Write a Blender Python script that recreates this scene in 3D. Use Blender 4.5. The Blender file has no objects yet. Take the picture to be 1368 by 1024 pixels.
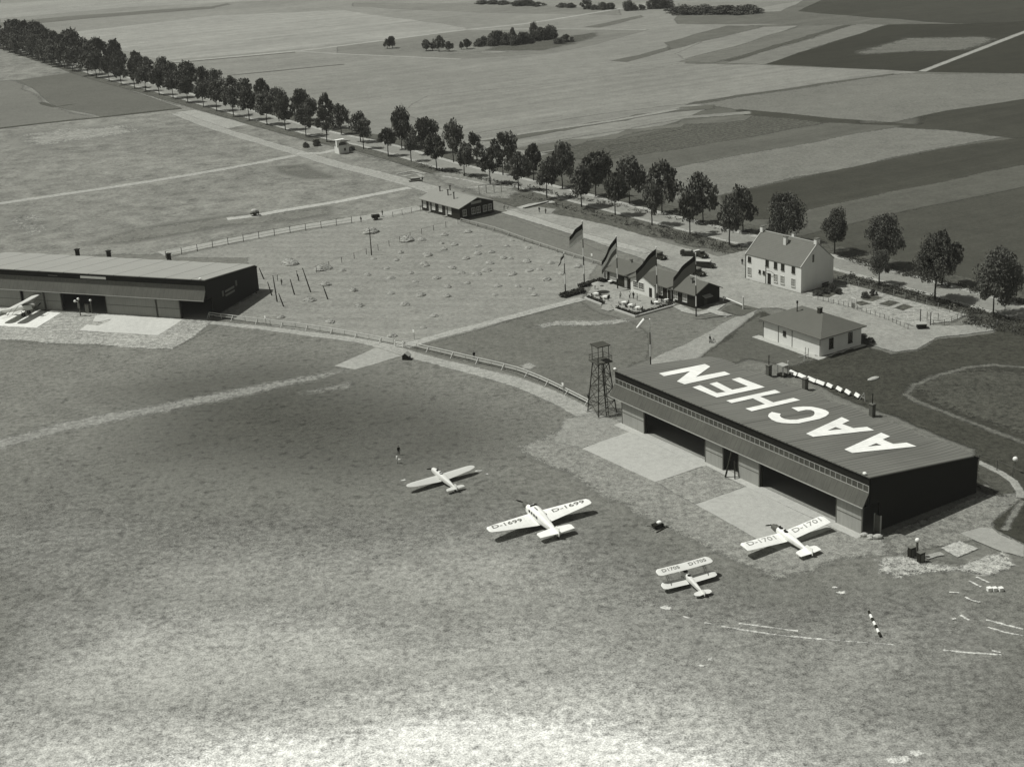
import bpy, math, random
from mathutils import Vector, Matrix
from mathutils.geometry import tessellate_polygon, delaunay_2d_cdt

rad = math.radians
random.seed(11)
scene = bpy.context.scene
COL = scene.collection

# ---------------------------------------------------------------- camera
FPX, PITCH, ROLL, CAMH = 2000.0, rad(20), rad(-3), 100.0
_F = Vector((0, math.cos(PITCH), -math.sin(PITCH)))
_R0 = Vector((1, 0, 0)); _U0 = _R0.cross(_F)
_R = math.cos(ROLL) * _R0 + math.sin(ROLL) * _U0
_U = -math.sin(ROLL) * _R0 + math.cos(ROLL) * _U0
cam_data = bpy.data.cameras.new('camera')
cam_data.sensor_width = 36; cam_data.lens = 36 * FPX / 1368
cam_data.clip_start = 1; cam_data.clip_end = 20000
cam = bpy.data.objects.new('camera', cam_data); COL.objects.link(cam)
cam.matrix_world = Matrix(((_R.x, _U.x, -_F.x, 0), (_R.y, _U.y, -_F.y, 0), (_R.z, _U.z, -_F.z, CAMH), (0, 0, 0, 1)))
scene.camera = cam

def g(x, y, z=0.0):
    """survey: a point read off the photograph -> its place on the level z"""
    d = _F + (x - 684) / FPX * _R - (y - 512) / FPX * _U
    t = (CAMH - z) / -d.z
    return Vector((0, 0, CAMH)) + t * d

def ang(p, q, z=0.0, z2=None):
    d = g(*q, z if z2 is None else z2) - g(*p, z)
    return math.atan2(d.y, d.x)

# ---------------------------------------------------------------- light
SUN_EL, SUN_STRENGTH, SKY_STRENGTH = rad(60), 4.3, 0.085
sun_from = Vector((-0.575, 0.06, 1.0)).normalized()
sd = bpy.data.lights.new('sun', 'SUN'); sd.energy = SUN_STRENGTH; sd.angle = rad(0.5); sd.color = (1.0, 0.99, 0.955)
sun = bpy.data.objects.new('sun', sd); COL.objects.link(sun)
sun.rotation_euler = sun_from.to_track_quat('Z', 'Y').to_euler()
world = bpy.data.worlds.new('World'); scene.world = world; world.use_nodes = True
wn = world.node_tree; wn.nodes.clear()
wo = wn.nodes.new('ShaderNodeOutputWorld'); wb = wn.nodes.new('ShaderNodeBackground')
sk = wn.nodes.new('ShaderNodeTexSky'); sk.sky_type = 'NISHITA'; sk.sun_disc = False
sk.sun_elevation = math.asin(sun_from.z); sk.sun_rotation = math.atan2(sun_from.x, sun_from.y)
bw = wn.nodes.new('ShaderNodeRGBToBW'); tint = wn.nodes.new('ShaderNodeMix'); tint.data_type = 'RGBA'; tint.blend_type = 'MULTIPLY'
tint.inputs[0].default_value = 1.0; tint.inputs[7].default_value = (1, 1.0, 0.94, 1)
wn.links.new(sk.outputs[0], bw.inputs[0]); wn.links.new(bw.outputs[0], tint.inputs[6])
wn.links.new(tint.outputs[2], wb.inputs[0]); wb.inputs[1].default_value = SKY_STRENGTH
wn.links.new(wb.outputs[0], wo.inputs[0])
scene.view_settings.view_transform = 'Standard'; scene.view_settings.look = 'None'
scene.view_settings.exposure = 0.0; scene.view_settings.gamma = 1.0
scene.render.engine = 'CYCLES'
scene.cycles.transparent_max_bounces = 24
scene.cycles.max_bounces = 5

# ---------------------------------------------------------------- materials
KT = 0.70      # albedo of a surface that prints white under this sun
def col(v):
    l = KT * (((v / 255 + .055) / 1.055) ** 2.4)
    b = 1.0 - 14 / max(40, v)      # the print's slight warm-green cast, stronger in the darks
    return (l * .985, l, l * b, 1)

def _noise(nt, vec, scale, detail=3, rough=.55):
    n = nt.nodes.new('ShaderNodeTexNoise'); n.inputs['Scale'].default_value = scale
    n.inputs['Detail'].default_value = detail; n.inputs['Roughness'].default_value = rough
    nt.links.new(vec, n.inputs['Vector']); return n.outputs['Fac']

def _math(nt, op, a, b=None, c=None):
    m = nt.nodes.new('ShaderNodeMath'); m.operation = op
    for i, q in enumerate((a, b, c)):
        if q is None: continue
        if isinstance(q, (int, float)): m.inputs[i].default_value = q
        else: nt.links.new(q, m.inputs[i])
    return m.outputs[0]

def _new(name):
    m = bpy.data.materials.new(name); m.use_nodes = True; nt = m.node_tree; nt.nodes.clear()
    out = nt.nodes.new('ShaderNodeOutputMaterial'); b = nt.nodes.new('ShaderNodeBsdfPrincipled')
    b.inputs['Roughness'].default_value = .9; b.inputs['Specular IOR Level'].default_value = .2
    nt.links.new(b.outputs[0], out.inputs[0])
    tc = nt.nodes.new('ShaderNodeTexCoord')
    return m, nt, b, out, tc.outputs['Object']

def _mulcol(nt, b, base, fac):
    x = nt.nodes.new('ShaderNodeMix'); x.data_type = 'RGBA'; x.blend_type = 'MULTIPLY'; x.inputs[0].default_value = 1
    x.inputs[6].default_value = base
    cb = nt.nodes.new('ShaderNodeCombineColor')
    for i in range(3): nt.links.new(fac, cb.inputs[i])
    nt.links.new(cb.outputs[0], x.inputs[7]); nt.links.new(x.outputs[2], b.inputs['Base Color'])
    return x

_cache = {}
def mat(name, v, var=.15, scale=2.0, rough=.85, stretch=None, bump=0.0, spec=.2, metal=0.0, rib=None, base=None):
    """plain surface with uneven tone; rib=(axis, period, width, depth) adds ribs or boards"""
    key = (name, v, var, scale, rough, stretch, bump, str(rib))
    if key in _cache: return _cache[key]
    m, nt, b, out, oc = _new(name)
    b.inputs['Roughness'].default_value = rough; b.inputs['Specular IOR Level'].default_value = spec; b.inputs['Metallic'].default_value = metal
    vec = oc
    if stretch:
        mp = nt.nodes.new('ShaderNodeMapping'); mp.inputs['Scale'].default_value = stretch
        nt.links.new(oc, mp.inputs[0]); vec = mp.outputs[0]
    n = _noise(nt, vec, scale, 4, .6); n2 = _noise(nt, oc, scale * .17, 2)
    f = _math(nt, 'ADD', _math(nt, 'MULTIPLY', _math(nt, 'SUBTRACT', n, .5), var * 2.2), _math(nt, 'MULTIPLY', _math(nt, 'SUBTRACT', n2, .5), var * 1.6))
    f = _math(nt, 'ADD', f, 1.0)
    if rib:
        for ax, per, wid, dep in (rib if isinstance(rib, list) else [rib]):
            sp = nt.nodes.new('ShaderNodeSeparateXYZ'); nt.links.new(oc, sp.inputs[0])
            fr = _math(nt, 'FRACT', _math(nt, 'DIVIDE', _math(nt, 'ADD', sp.outputs['XYZ'.index(ax)], 500.0), per))
            ln = _math(nt, 'LESS_THAN', fr, wid)
            f = _math(nt, 'MULTIPLY', f, _math(nt, 'SUBTRACT', 1.0, _math(nt, 'MULTIPLY', ln, dep)))
    f = _math(nt, 'MAXIMUM', f, .15)
    _mulcol(nt, b, base or col(v), f)
    if bump:
        bp = nt.nodes.new('ShaderNodeBump'); bp.inputs['Strength'].default_value = bump; bp.inputs['Distance'].default_value = .1
        nt.links.new(n, bp.inputs['Height']); nt.links.new(bp.outputs[0], b.inputs['Normal'])
    _cache[key] = m; return m

def ground_mat(name, v, big=.12, mid=.2, fine=.25, tuft=.25, soft=0.0, rag=.6, row=None, opacity=1.0, streak=None):
    """grass or earth, world coordinates; soft > 0: the sheet thins out over its 'edge' band"""
    key = ('G', name, v, big, mid, fine, tuft, soft, rag, row, opacity, streak)
    if key in _cache: return _cache[key]
    m, nt, b, out, oc = _new(name)
    b.inputs['Specular IOR Level'].default_value = .08
    nb = _noise(nt, oc, .022, 3); nm = _noise(nt, oc, .16, 4, .6); nf = _noise(nt, oc, .9, 4, .65); ng = _noise(nt, oc, 4.5, 2, .6)
    f = 1.0
    acc = None
    for n, w in ((nb, big * 2.4), (nm, mid * 2.6), (nf, fine * 6.0), (ng, fine * 6.0)):
        t = _math(nt, 'MULTIPLY', _math(nt, 'SUBTRACT', n, .5), w)
        acc = t if acc is None else _math(nt, 'ADD', acc, t)
    f = _math(nt, 'ADD', acc, 1.0)
    if tuft:
        tn = _noise(nt, oc, .55, 3, .5)
        mr = nt.nodes.new('ShaderNodeMapRange'); mr.interpolation_type = 'SMOOTHSTEP'
        nt.links.new(tn, mr.inputs[0]); mr.inputs[1].default_value = .56; mr.inputs[2].default_value = .70
        f = _math(nt, 'MULTIPLY', f, _math(nt, 'SUBTRACT', 1.0, _math(nt, 'MULTIPLY', mr.outputs[0], tuft)))
    if row:   # drill rows / mowing swaths: (angle, period m, depth)
        a, per, dep = row
        sp = nt.nodes.new('ShaderNodeSeparateXYZ'); nt.links.new(oc, sp.inputs[0])
        q = _math(nt, 'ADD', _math(nt, 'MULTIPLY', sp.outputs[0], -math.sin(a)), _math(nt, 'MULTIPLY', sp.outputs[1], math.cos(a)))
        q = _math(nt, 'ADD', q, _math(nt, 'MULTIPLY', nm, per * .8))
        s = _math(nt, 'SINE', _math(nt, 'MULTIPLY', q, 2 * math.pi / per))
        f = _math(nt, 'MULTIPLY', f, _math(nt, 'ADD', 1.0, _math(nt, 'MULTIPLY', s, dep)))
    if streak:   # ploughing and sowing lines: (angle, strength)
        mp = nt.nodes.new('ShaderNodeMapping'); mp.inputs['Rotation'].default_value = (0, 0, -streak[0]); nt.links.new(oc, mp.inputs[0])
        m2 = nt.nodes.new('ShaderNodeMapping'); m2.inputs['Scale'].default_value = (.02, 1, 1); nt.links.new(mp.outputs[0], m2.inputs[0])
        s1 = _noise(nt, m2.outputs[0], .22, 4, .7); s2 = _noise(nt, m2.outputs[0], .05, 2, .5)
        f = _math(nt, 'MULTIPLY', f, _math(nt, 'ADD', 1.0, _math(nt, 'ADD', _math(nt, 'MULTIPLY', _math(nt, 'SUBTRACT', s1, .5), streak[1] * 2.2), _math(nt, 'MULTIPLY', _math(nt, 'SUBTRACT', s2, .5), streak[1] * 1.4))))
    f = _math(nt, 'MAXIMUM', f, .2)
    _mulcol(nt, b, col(v), f)
    if soft > 0:
        at = nt.nodes.new('ShaderNodeAttribute'); at.attribute_name = 'edge'
        en = _math(nt, 'ADD', _math(nt, 'MULTIPLY', nf, .5), _math(nt, 'ADD', _math(nt, 'MULTIPLY', ng, .25), _math(nt, 'MULTIPLY', nm, .45)))
        e = _math(nt, 'ADD', at.outputs['Fac'], _math(nt, 'MULTIPLY', _math(nt, 'SUBTRACT', en, .6), rag * 2))
        mr = nt.nodes.new('ShaderNodeMapRange'); mr.interpolation_type = 'SMOOTHSTEP'
        nt.links.new(e, mr.inputs[0]); mr.inputs[1].default_value = .5 - soft; mr.inputs[2].default_value = .5 + soft
        # both rims stay clean: nothing at edge 0, everything at edge 1 (times opacity)
        a0 = _math(nt, 'MULTIPLY', mr.outputs[0], _math(nt, 'MINIMUM', 1.0, _math(nt, 'MULTIPLY', at.outputs['Fac'], 8.0)))
        if opacity < 1: a0 = _math(nt, 'MULTIPLY', a0, opacity)
        tr = nt.nodes.new('ShaderNodeBsdfTransparent'); mx = nt.nodes.new('ShaderNodeMixShader')
        nt.links.new(a0, mx.inputs[0]); nt.links.new(tr.outputs[0], mx.inputs[1]); nt.links.new(b.outputs[0], mx.inputs[2])
        nt.links.new(mx.outputs[0], out.inputs[0])
    _cache[key] = m; return m

# ---------------------------------------------------------------- mesh helper
class MB:
    def __init__(s): s.v = []; s.f = []; s.m = []
    def add(s, vs, fs, m=0):
        o = len(s.v); s.v += [tuple(p) for p in vs]
        for f in fs: s.f.append([o + i for i in f]); s.m.append(m)
        return s
    def box(s, x0, y0, z0, x1, y1, z1, m=0):
        v = [(x, y, z) for z in (z0, z1) for y in (y0, y1) for x in (x0, x1)]
        return s.add(v, [(0, 2, 3, 1), (4, 5, 7, 6), (0, 1, 5, 4), (2, 6, 7, 3), (0, 4, 6, 2), (1, 3, 7, 5)], m)
    def extr(s, pts, vec, m=0):
        n = len(pts); vec = Vector(vec); a = [Vector(p) for p in pts]; b = [p + vec for p in a]
        tri = tessellate_polygon([a])
        fs = [tuple(t) for t in tri] + [tuple(n + i for i in reversed(t)) for t in tri]
        fs += [(i, (i + 1) % n, n + (i + 1) % n, n + i) for i in range(n)]
        return s.add(a + b, fs, m)
    def prism(s, p2, z0, z1, m=0): return s.extr([(x, y, z0) for x, y in p2], (0, 0, z1 - z0), m)
    def loft(s, rings, m=0, cap=True, closed=True):
        n = len(rings[0]); v = [p for r in rings for p in r]; fs = []
        for k in range(len(rings) - 1):
            for i in range(n if closed else n - 1):
                j = (i + 1) % n; fs.append((k * n + i, k * n + j, (k + 1) * n + j, (k + 1) * n + i))
        if cap: fs.append(tuple(reversed(range(n)))); fs.append(tuple((len(rings) - 1) * n + i for i in range(n)))
        return s.add(v, fs, m)
    def tube(s, pts, rs, n=8, m=0):
        pts = [Vector(p) for p in pts]
        if isinstance(rs, (int, float)): rs = [rs] * len(pts)
        rings = []
        for i, p in enumerate(pts):
            d = (pts[min(i + 1, len(pts) - 1)] - pts[max(i - 1, 0)]).normalized()
            a = d.orthogonal().normalized() if i == 0 else (a - d * a.dot(d)).normalized()
            b = d.cross(a)
            rings.append([p + rs[i] * (math.cos(2 * math.pi * k / n) * a + math.sin(2 * math.pi * k / n) * b) for k in range(n)])
        return s.loft(rings, m)
    def bar(s, p, q, w, h=None, m=0):
        """rectangular bar between two points"""
        p, q = Vector(p), Vector(q); h = h or w; d = (q - p).normalized()
        a = Vector((0, 0, 1)).cross(d); a = a.normalized() if a.length > 1e-4 else Vector((1, 0, 0)); b = d.cross(a)
        r = lambda c: [c + a * w / 2 + b * h / 2, c - a * w / 2 + b * h / 2, c - a * w / 2 - b * h / 2, c + a * w / 2 - b * h / 2]
        return s.loft([r(p), r(q)], m)
    def ball(s, c, r, n=10, k=6, m=0, sq=(1, 1, 1)):
        c = Vector(c); rings = []
        for j in range(1, k):
            t = math.pi * j / k
            rings.append([c + Vector((r * sq[0] * math.sin(t) * math.cos(2 * math.pi * i / n), r * sq[1] * math.sin(t) * math.sin(2 * math.pi * i / n), -r * sq[2] * math.cos(t))) for i in range(n)])
        return s.loft(rings, m)
    def build(s, name, mats, parent=None, smooth=False):
        me = bpy.data.meshes.new(name); me.from_pydata(s.v, [], s.f)
        for q in (mats if isinstance(mats, (list, tuple)) else [mats]): me.materials.append(q)
        me.polygons.foreach_set('material_index', s.m)
        if smooth: me.polygons.foreach_set('use_smooth', [True] * len(s.f))
        me.update()
        o = bpy.data.objects.new(name, me); COL.objects.link(o)
        if parent: o.parent = parent
        return o

def tag(o, label, cat, group=None):
    o['label'] = label; o['category'] = cat
    if group: o['group'] = group
    return o
def thing(name, label, cat, loc, rz=0.0, group=None, pitch=0.0):
    o = bpy.data.objects.new(name, None); o.empty_display_size = .5; COL.objects.link(o)
    o.location = loc; o.rotation_euler = (0, pitch, rz); return tag(o, label, cat, group)
def struct(o, kind='structure'): o['kind'] = kind; return o
def dup(root, loc, rz, label, group=None, scale=None):
    r = root.copy(); COL.objects.link(r); r.location = loc; r.rotation_euler = (0, root.rotation_euler[1], rz); r['label'] = label
    if group: r['group'] = group
    if scale: r.scale = scale
    for c0 in list(root.children):
        c = c0.copy(); COL.objects.link(c); c.parent = r
        for d0 in list(c0.children):
            d = d0.copy(); COL.objects.link(d); d.parent = c
    return r
ORD = ['first', 'second', 'third', 'fourth', 'fifth', 'sixth', 'seventh', 'eighth', 'ninth', 'tenth', 'eleventh', 'twelfth', 'thirteenth', 'fourteenth', 'fifteenth', 'sixteenth', 'seventeenth', 'eighteenth', 'nineteenth', 'twentieth']
def ordw(i):
    if i < 20: return ORD[i]
    tens = {2: 'twenty', 3: 'thirty', 4: 'forty'}[(i + 1) // 10]
    if (i + 1) % 10 == 0: return {20: 'twentieth', 30: 'thirtieth', 40: 'fortieth'}[i + 1]
    return tens + '-' + ORD[(i + 1) % 10 - 1]

def text_mesh(s, size, place, name, m, parent, bold=0.0):
    """lettering: flat glyph outlines mapped through place(x, y) -> point"""
    cu = bpy.data.curves.new('lettering', 'FONT'); cu.body = s; cu.size = size; cu.align_x = 'CENTER'; cu.align_y = 'CENTER'; cu.offset = bold; cu.resolution_u = 3
    to = bpy.data.objects.new('lettering', cu); COL.objects.link(to)
    dg = bpy.context.evaluated_depsgraph_get(); me = bpy.data.meshes.new_from_object(to.evaluated_get(dg))
    bpy.data.objects.remove(to); bpy.data.curves.remove(cu)
    for q in me.vertices: q.co = place(q.co.x, q.co.y)
    me.materials.clear(); me.materials.append(m); me.update()
    o = bpy.data.objects.new(name, me); COL.objects.link(o); o.parent = parent; return o

# ---------------------------------------------------------------- ground sheets
ZO = {1: (0, 0, 2.967), 2: (450, 0, 2.967), 3: (908, 0, 2.967), 4: (0, 300, 2.967), 5: (450, 300, 2.967), 6: (908, 300, 2.967), 7: (450, 560, 2.967), 8: (908, 560, 2.967)}
def Z(n, *pts):
    ox, oy, s = ZO[n] if isinstance(n, int) else n
    return [(ox + x / s, oy + y / s) for x, y in pts]
_occ = {}
def nextz(poly, w):
    """lay a sheet 4 mm above whatever already lies under its outline"""
    c = 4.0; x0 = min(p.x for p in poly) - w; x1 = max(p.x for p in poly) + w; y0 = min(p.y for p in poly) - w; y1 = max(p.y for p in poly) + w
    cells = set(); n = len(poly)
    for j in range(int(y0 // c), int(y1 // c) + 1):
        y = (j + .5) * c; xs = []
        for i in range(n):
            a, b = poly[i], poly[(i + 1) % n]
            if (a.y > y) != (b.y > y): xs.append(a.x + (y - a.y) / (b.y - a.y) * (b.x - a.x))
        xs.sort()
        for a, b in zip(xs[::2], xs[1::2]):
            for i in range(int((a - w) // c), int((b + w) // c) + 1): cells.add((i, j))
    for i in range(n):
        a, b = poly[i], poly[(i + 1) % n]; k = int((b - a).length / (c * .7)) + 1; e = int(w // c) + 1
        for t in range(k + 1):
            q = a.lerp(b, t / k); ci, cj = int(q.x // c), int(q.y // c)
            for di in range(-e, e + 1):
                for dj in range(-e, e + 1): cells.add((ci + di, cj + dj))
    l = max((_occ.get(q, 0) for q in cells), default=0) + 1
    for q in cells: _occ[q] = l
    return .004 * l
def _sheet(name, vs, fs, edge, m):
    me = bpy.data.meshes.new(name); me.from_pydata([tuple(p) for p in vs], [], fs); me.materials.append(m)
    at = me.attributes.new('edge', 'FLOAT', 'POINT'); at.data.foreach_set('value', edge); me.update()
    o = bpy.data.objects.new(name, me); COL.objects.link(o); return struct(o)
def patch(name, px, m, w=1.0, seg=6.0, jit=.25, world=False):
    """a flat plot whose outer band of width w is ragged"""
    P = [Vector((p[0], p[1])) for p in px] if world else [g(*p).xy for p in px]
    area = sum(P[i].x * P[(i + 1) % len(P)].y - P[(i + 1) % len(P)].x * P[i].y for i in range(len(P)))
    if area < 0: P.reverse()
    z = nextz(P, w); Q = []
    for i, p in enumerate(P):
        q = P[(i + 1) % len(P)]; n = max(1, min(90, int((q - p).length / seg)))
        for k in range(n):
            t = k / n; c = p.lerp(q, t)
            if 0 < k: c += Vector((random.uniform(-1, 1), random.uniform(-1, 1))) * w * jit
            Q.append(c)
    n = len(Q); I = []; O = []; grow = w / 2 if w <= 9 else 0.0
    for i in range(n):
        a = (Q[i] - Q[i - 1]); b = (Q[(i + 1) % n] - Q[i])
        if a.length < 1e-6 or b.length < 1e-6: a = b = Vector((1, 0))
        a.normalize(); b.normalize()
        na, nb = Vector((-a.y, a.x)), Vector((-b.y, b.x)); mm = (na + nb)
        mm = mm.normalized() if mm.length > .05 else na
        k = 1 / max(.6, mm.dot(na)); O.append(Q[i] - mm * (grow * k))
        I.append((Q[i] - mm * grow + mm * (w * k), 1.0))
        if w > 9: I += [(Q[i] + mm * (w * .5 * k), .5)]
    segs = [(O[i], O[(i + 1) % n]) for i in range(n)]
    def dist(p):
        m_ = 1e9
        for a, b in segs:
            d = b - a; t = max(0, min(1, (p - a).dot(d) / max(1e-9, d.length_squared))); m_ = min(m_, (a + d * t - p).length_squared)
        return math.sqrt(m_)
    keep = [p for p, f in I if dist(p) > w * f * .8]
    pts = O + keep
    for it in range(4):   # no face may bridge the plot from rim to rim
        co, _, fs, _, _, _ = delaunay_2d_cdt(pts, [(i, (i + 1) % n) for i in range(n)], [], 1, 1e-4)
        dd = [dist(p) for p in co]; cnt = {}
        for f in fs:
            for a, b in zip(f, f[1:] + f[:1]): cnt[(min(a, b), max(a, b))] = cnt.get((min(a, b), max(a, b)), 0) + 1
        new = [(co[a] + co[b]) / 2 for (a, b), c in cnt.items() if c == 2 and dd[a] < w * .3 and dd[b] < w * .3 and (co[a] - co[b]).length > w * .5]
        new = [p for p in new if dist(p) > w * .2]
        if it == 3 or not new: break
        pts = pts + new
    ed = [min(1.0, q / w) for q in dd]
    return _sheet(name, [(p.x, p.y, z) for p in co], [tuple(f) for f in fs], ed, m)
def smooth_line(P, seg):
    out = []
    for i in range(len(P) - 1):
        p0, p1, p2, p3 = P[max(i - 1, 0)], P[i], P[i + 1], P[min(i + 2, len(P) - 1)]
        n = max(1, min(40, int((p2 - p1).length / seg)))
        for k in range(n):
            t = k / n
            out.append(.5 * ((2 * p1) + (p2 - p0) * t + (2 * p0 - 5 * p1 + 4 * p2 - p3) * t * t + (3 * p1 - p0 - 3 * p2 + p3) * t ** 3))
    out.append(P[-1]); return out
def strip(name, px, width, m, feather=.8, seg=5.0, fade=(0, 0)):
    """a worn path or road along a line; fade thins its ends"""
    P = smooth_line([g(*p).xy for p in px], seg); n = len(P); ww = max(width) if isinstance(width, tuple) else width
    z = nextz(P + P[::-1], ww / 2 + feather); vs = []; ed = []; fs = []
    for i, p in enumerate(P):
        d = (P[min(i + 1, n - 1)] - P[max(i - 1, 0)]).normalized(); q = Vector((-d.y, d.x))
        wv = (width[0] + (width[1] - width[0]) * i / (n - 1)) if isinstance(width, tuple) else width
        wv *= 1 + random.uniform(-.08, .08)
        e = 1.0
        if fade[0] and i < fade[0] * n: e = i / (fade[0] * n)
        if fade[1] and i > n - 1 - fade[1] * n: e = min(e, (n - 1 - i) / (fade[1] * n))
        for t, a in ((-wv / 2 - feather / 2, 0), (-wv / 2 + feather / 2, e), (wv / 2 - feather / 2, e), (wv / 2 + feather / 2, 0)):
            c = p + q * t; vs.append((c.x, c.y, z)); ed.append(a)
    for i in range(n - 1):
        for k in range(3): fs.append((i * 4 + k, i * 4 + k + 1, i * 4 + 4 + k + 1, i * 4 + 4 + k))
    return _sheet(name, vs, fs, ed, m)
# ================================================================ SETTING
gm = ground_mat
gb = MB(); gb.add([(-4000, -600, 0), (4000, -600, 0), (4000, 6000, 0), (-4000, 6000, 0)], [(0, 1, 2, 3)])
struct(gb.build('ground', gm('meadow grass', 122, .15, .2, .22, .2)))

# ---- farmland beyond the road -------------------------------------------
FA = ang(Z(3, (0, 660))[0], Z(3, (850, 505))[0])
FB = ang((80, 52), (450, 20))
def crop(name, v, row=None, **k): return gm(name, v, .16, .22, .14, 0, soft=.12, rag=.35, row=row, streak=(FA, .26), **k)
W = 5
patch('field', [(0, 40), (0, -20), (700, -60), (1440, -60), (1440, 430), (1368, 414), (1130, 340), (920, 291), (720, 243), (450, 172), (200, 105), (120, 82)], crop('pasture', 140), 3, 16)
patch('field', [(880, 170), (960, 140), (1100, 128), (1440, 130), (1440, 430), (1368, 414), (1130, 340), (905, 287), (720, 243), (700, 215), (780, 190)], crop('dark arable', 97), 6, 16)
patch('field', [(900, 92), (960, 60), (1000, 34), (1440, 24), (1440, 110), (1100, 100)], crop('dark arable', 106), 6, 16)
patch('field', Z(1, (-120, 85), (500, 30), (830, 12), (1400, -10), (1400, -60), (-120, 20)), crop('crop pale', 154), W, 16)
patch('field', Z(1, (-60, 112), (330, 74), (850, 32), (915, 18), (900, 12), (850, 24), (330, 60), (-60, 95)), crop('crop dark', 112), 6, 16)
patch('field', Z(1, (240, 132), (850, 62), (1365, 40), (1500, 62), (1640, 78), (1860, 112), (1680, 140), (1365, 174), (1170, 196), (650, 240), (420, 190)), crop('stubble', 157, row=(.35, 14, .03)), W, 16)
patch('field', Z(2, (0, 186), (510, 122), (1240, 118), (1020, 178), (830, 212), (495, 233), (0, 214)), crop('plot', 128), W, 16)
patch('field', Z(2, (540, 205), (640, 165), (860, 145), (1060, 118), (1080, 140), (990, 172), (840, 206), (650, 208)), gm('rough ground', 92, .1, .3, .3, .3, soft=.2, rag=.9), 14, 18)
patch('field', Z(2, (60, 12), (640, 16), (1120, 38), (1130, 60), (560, 50), (60, 26)), crop('crop dark', 128), 8, 16)
patch('field', Z(2, (980, 108), (1215, 58), (1222, 66), (1040, 110)), crop('crop dark', 108), 8, 16)
patch('field', Z(2, (1080, 242), (1210, 215), (1365, 172), (1372, 180), (1230, 225), (1150, 247)), crop('crop dark', 104), 6, 16)
patch('field', Z(3, (-10, 12), (330, 8), (480, 2), (260, 38), (-10, 46)), crop('crop pale', 134), 6, 16)
patch('field', Z(3, (-10, 60), (400, 45), (560, -30), (1500, -60), (1500, 90), (820, 96), (-10, 96)), crop('dark meadow', 106), 6, 16)
patch('field', Z(3, (470, 45), (700, -60), (1500, -60), (1500, 95), (1100, 94), (760, 70)), crop('dark meadow low', 70), 6, 16)
patch('field', Z(3, (-60, 170), (190, 102), (340, 104), (70, 168), (-60, 205)), crop('crop dark', 106), 7, 16)
patch('field', Z(3, (-20, 215), (90, 165), (330, 108), (480, 101), (290, 165), (0, 240)), crop('crop pale', 140), 7, 16)
patch('field', Z(3, (-10, 246), (290, 163), (480, 102), (690, 96), (140, 250)), crop('crop mid', 114), 7, 16)
patch('field', Z(3, (140, 251), (450, 158), (680, 94), (700, 95), (470, 168), (165, 252)), crop('crop dark', 84), 4, 16)
patch('field', Z(3, (170, 252), (475, 168), (700, 96), (822, 98), (345, 256)), crop('crop pale', 126), 6, 16)
patch('field', Z(3, (335, 256), (830, 98), (1120, 96), (1365, 86), (1500, 90), (1500, 300), (1365, 291), (960, 285)), crop('turned earth', 60), 6, 16)
patch('field', Z(3, (625, 210), (870, 145), (1250, 137), (1305, 155), (1160, 207), (950, 212), (700, 226)), gm('weedy ground', 112, .15, .25, .3, .2, soft=.2, rag=.8), 14, 20)
patch('field', Z(3, (-500, 330), (-200, 290), (0, 252), (340, 258), (960, 286), (700, 315), (0, 415), (-300, 450), (-700, 510), (-860, 540), (-1100, 450), (-1000, 380)), crop('stubble', 139, row=(.5, 12, .03)), 6, 16)
patch('field', Z(3, (-10, 424), (60, 404), (700, 312), (880, 288), (895, 294), (700, 322), (60, 414)), crop('crop dark', 92), 5, 16)
patch('field', Z(3, (75, 414), (400, 364), (885, 292), (1365, 293), (1500, 300), (1500, 380), (1365, 395), (1060, 440), (840, 488), (600, 470)), gm('ripening crop', 122, .15, .2, .2, 0, soft=.15, rag=.4), 8, 16)
patch('field', Z(3, (180, 425), (600, 470), (840, 486), (1060, 440), (1365, 394), (1500, 374), (1500, 556), (1365, 552), (1215, 538), (1040, 518), (860, 510), (600, 505), (300, 475)), crop('dark meadow', 70), 6, 16)
patch('field', Z(3, (-10, 500), (290, 457), (590, 488), (0, 597), (-300, 640), (-380, 590)), gm('root crop', 90, .1, .15, .5, .3, soft=.12, rag=.4, row=(.62, 2.4, .12)), 5, 16)
patch('field', Z(3, (-340, 640), (0, 592), (590, 486), (900, 500), (0, 668), (-280, 705)), crop('crop dark', 100), 5, 16)
patch('field', Z(3, (-260, 700), (0, 660), (850, 505), (1100, 520), (1290, 545), (1000, 595), (290, 744), (160, 775), (0, 800)), gm('ripening crop pale', 124, .15, .25, .2, 0, soft=.15, rag=.4), 6, 16)
patch('field', Z(3, (160, 778), (290, 748), (1000, 599), (1340, 548), (1500, 545), (1500, 640), (1365, 660), (540, 830), (360, 870), (200, 870)), crop('dark meadow', 70), 6, 16)
patch('field', Z(3, (340, 880), (540, 824), (1365, 654), (1500, 632), (1500, 730), (1365, 748), (900, 840), (640, 905), (460, 950)), crop('mid meadow', 94), 6, 16)
patch('field', Z(3, (250, 870), (480, 934), (640, 899), (900, 836), (1365, 742), (1500, 722), (1500, 1330), (1365, 1260), (900, 1150), (250, 940)), crop('dark meadow', 78), 6, 16)
patch('field', Z(2, (560, 560), (640, 545), (1365, 425), (1500, 415), (1500, 432), (1365, 442), (660, 562)), crop('crop dark', 96), 4, 20)
patch('field', Z(2, (690, 578), (1365, 462), (1640, 440), (1640, 452), (1365, 474), (700, 590)), crop('crop pale', 136), 4, 20)
patch('field', Z(2, (690, 592), (1365, 477), (1660, 455), (1620, 478), (1365, 505), (810, 602)), crop('crop dark', 104), 4, 20)
patch('field', Z(2, (810, 606), (1365, 512), (1500, 500), (1100, 590), (1365, 560), (1000, 640)), gm('root crop', 90, .1, .15, .5, .3, soft=.12, rag=.4, row=(.62, 2.4, .12)), 5, 16)
fp = lambda v=172: gm('field track', v - 8, .1, .15, .15, 0, soft=.25, rag=.4)
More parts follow.
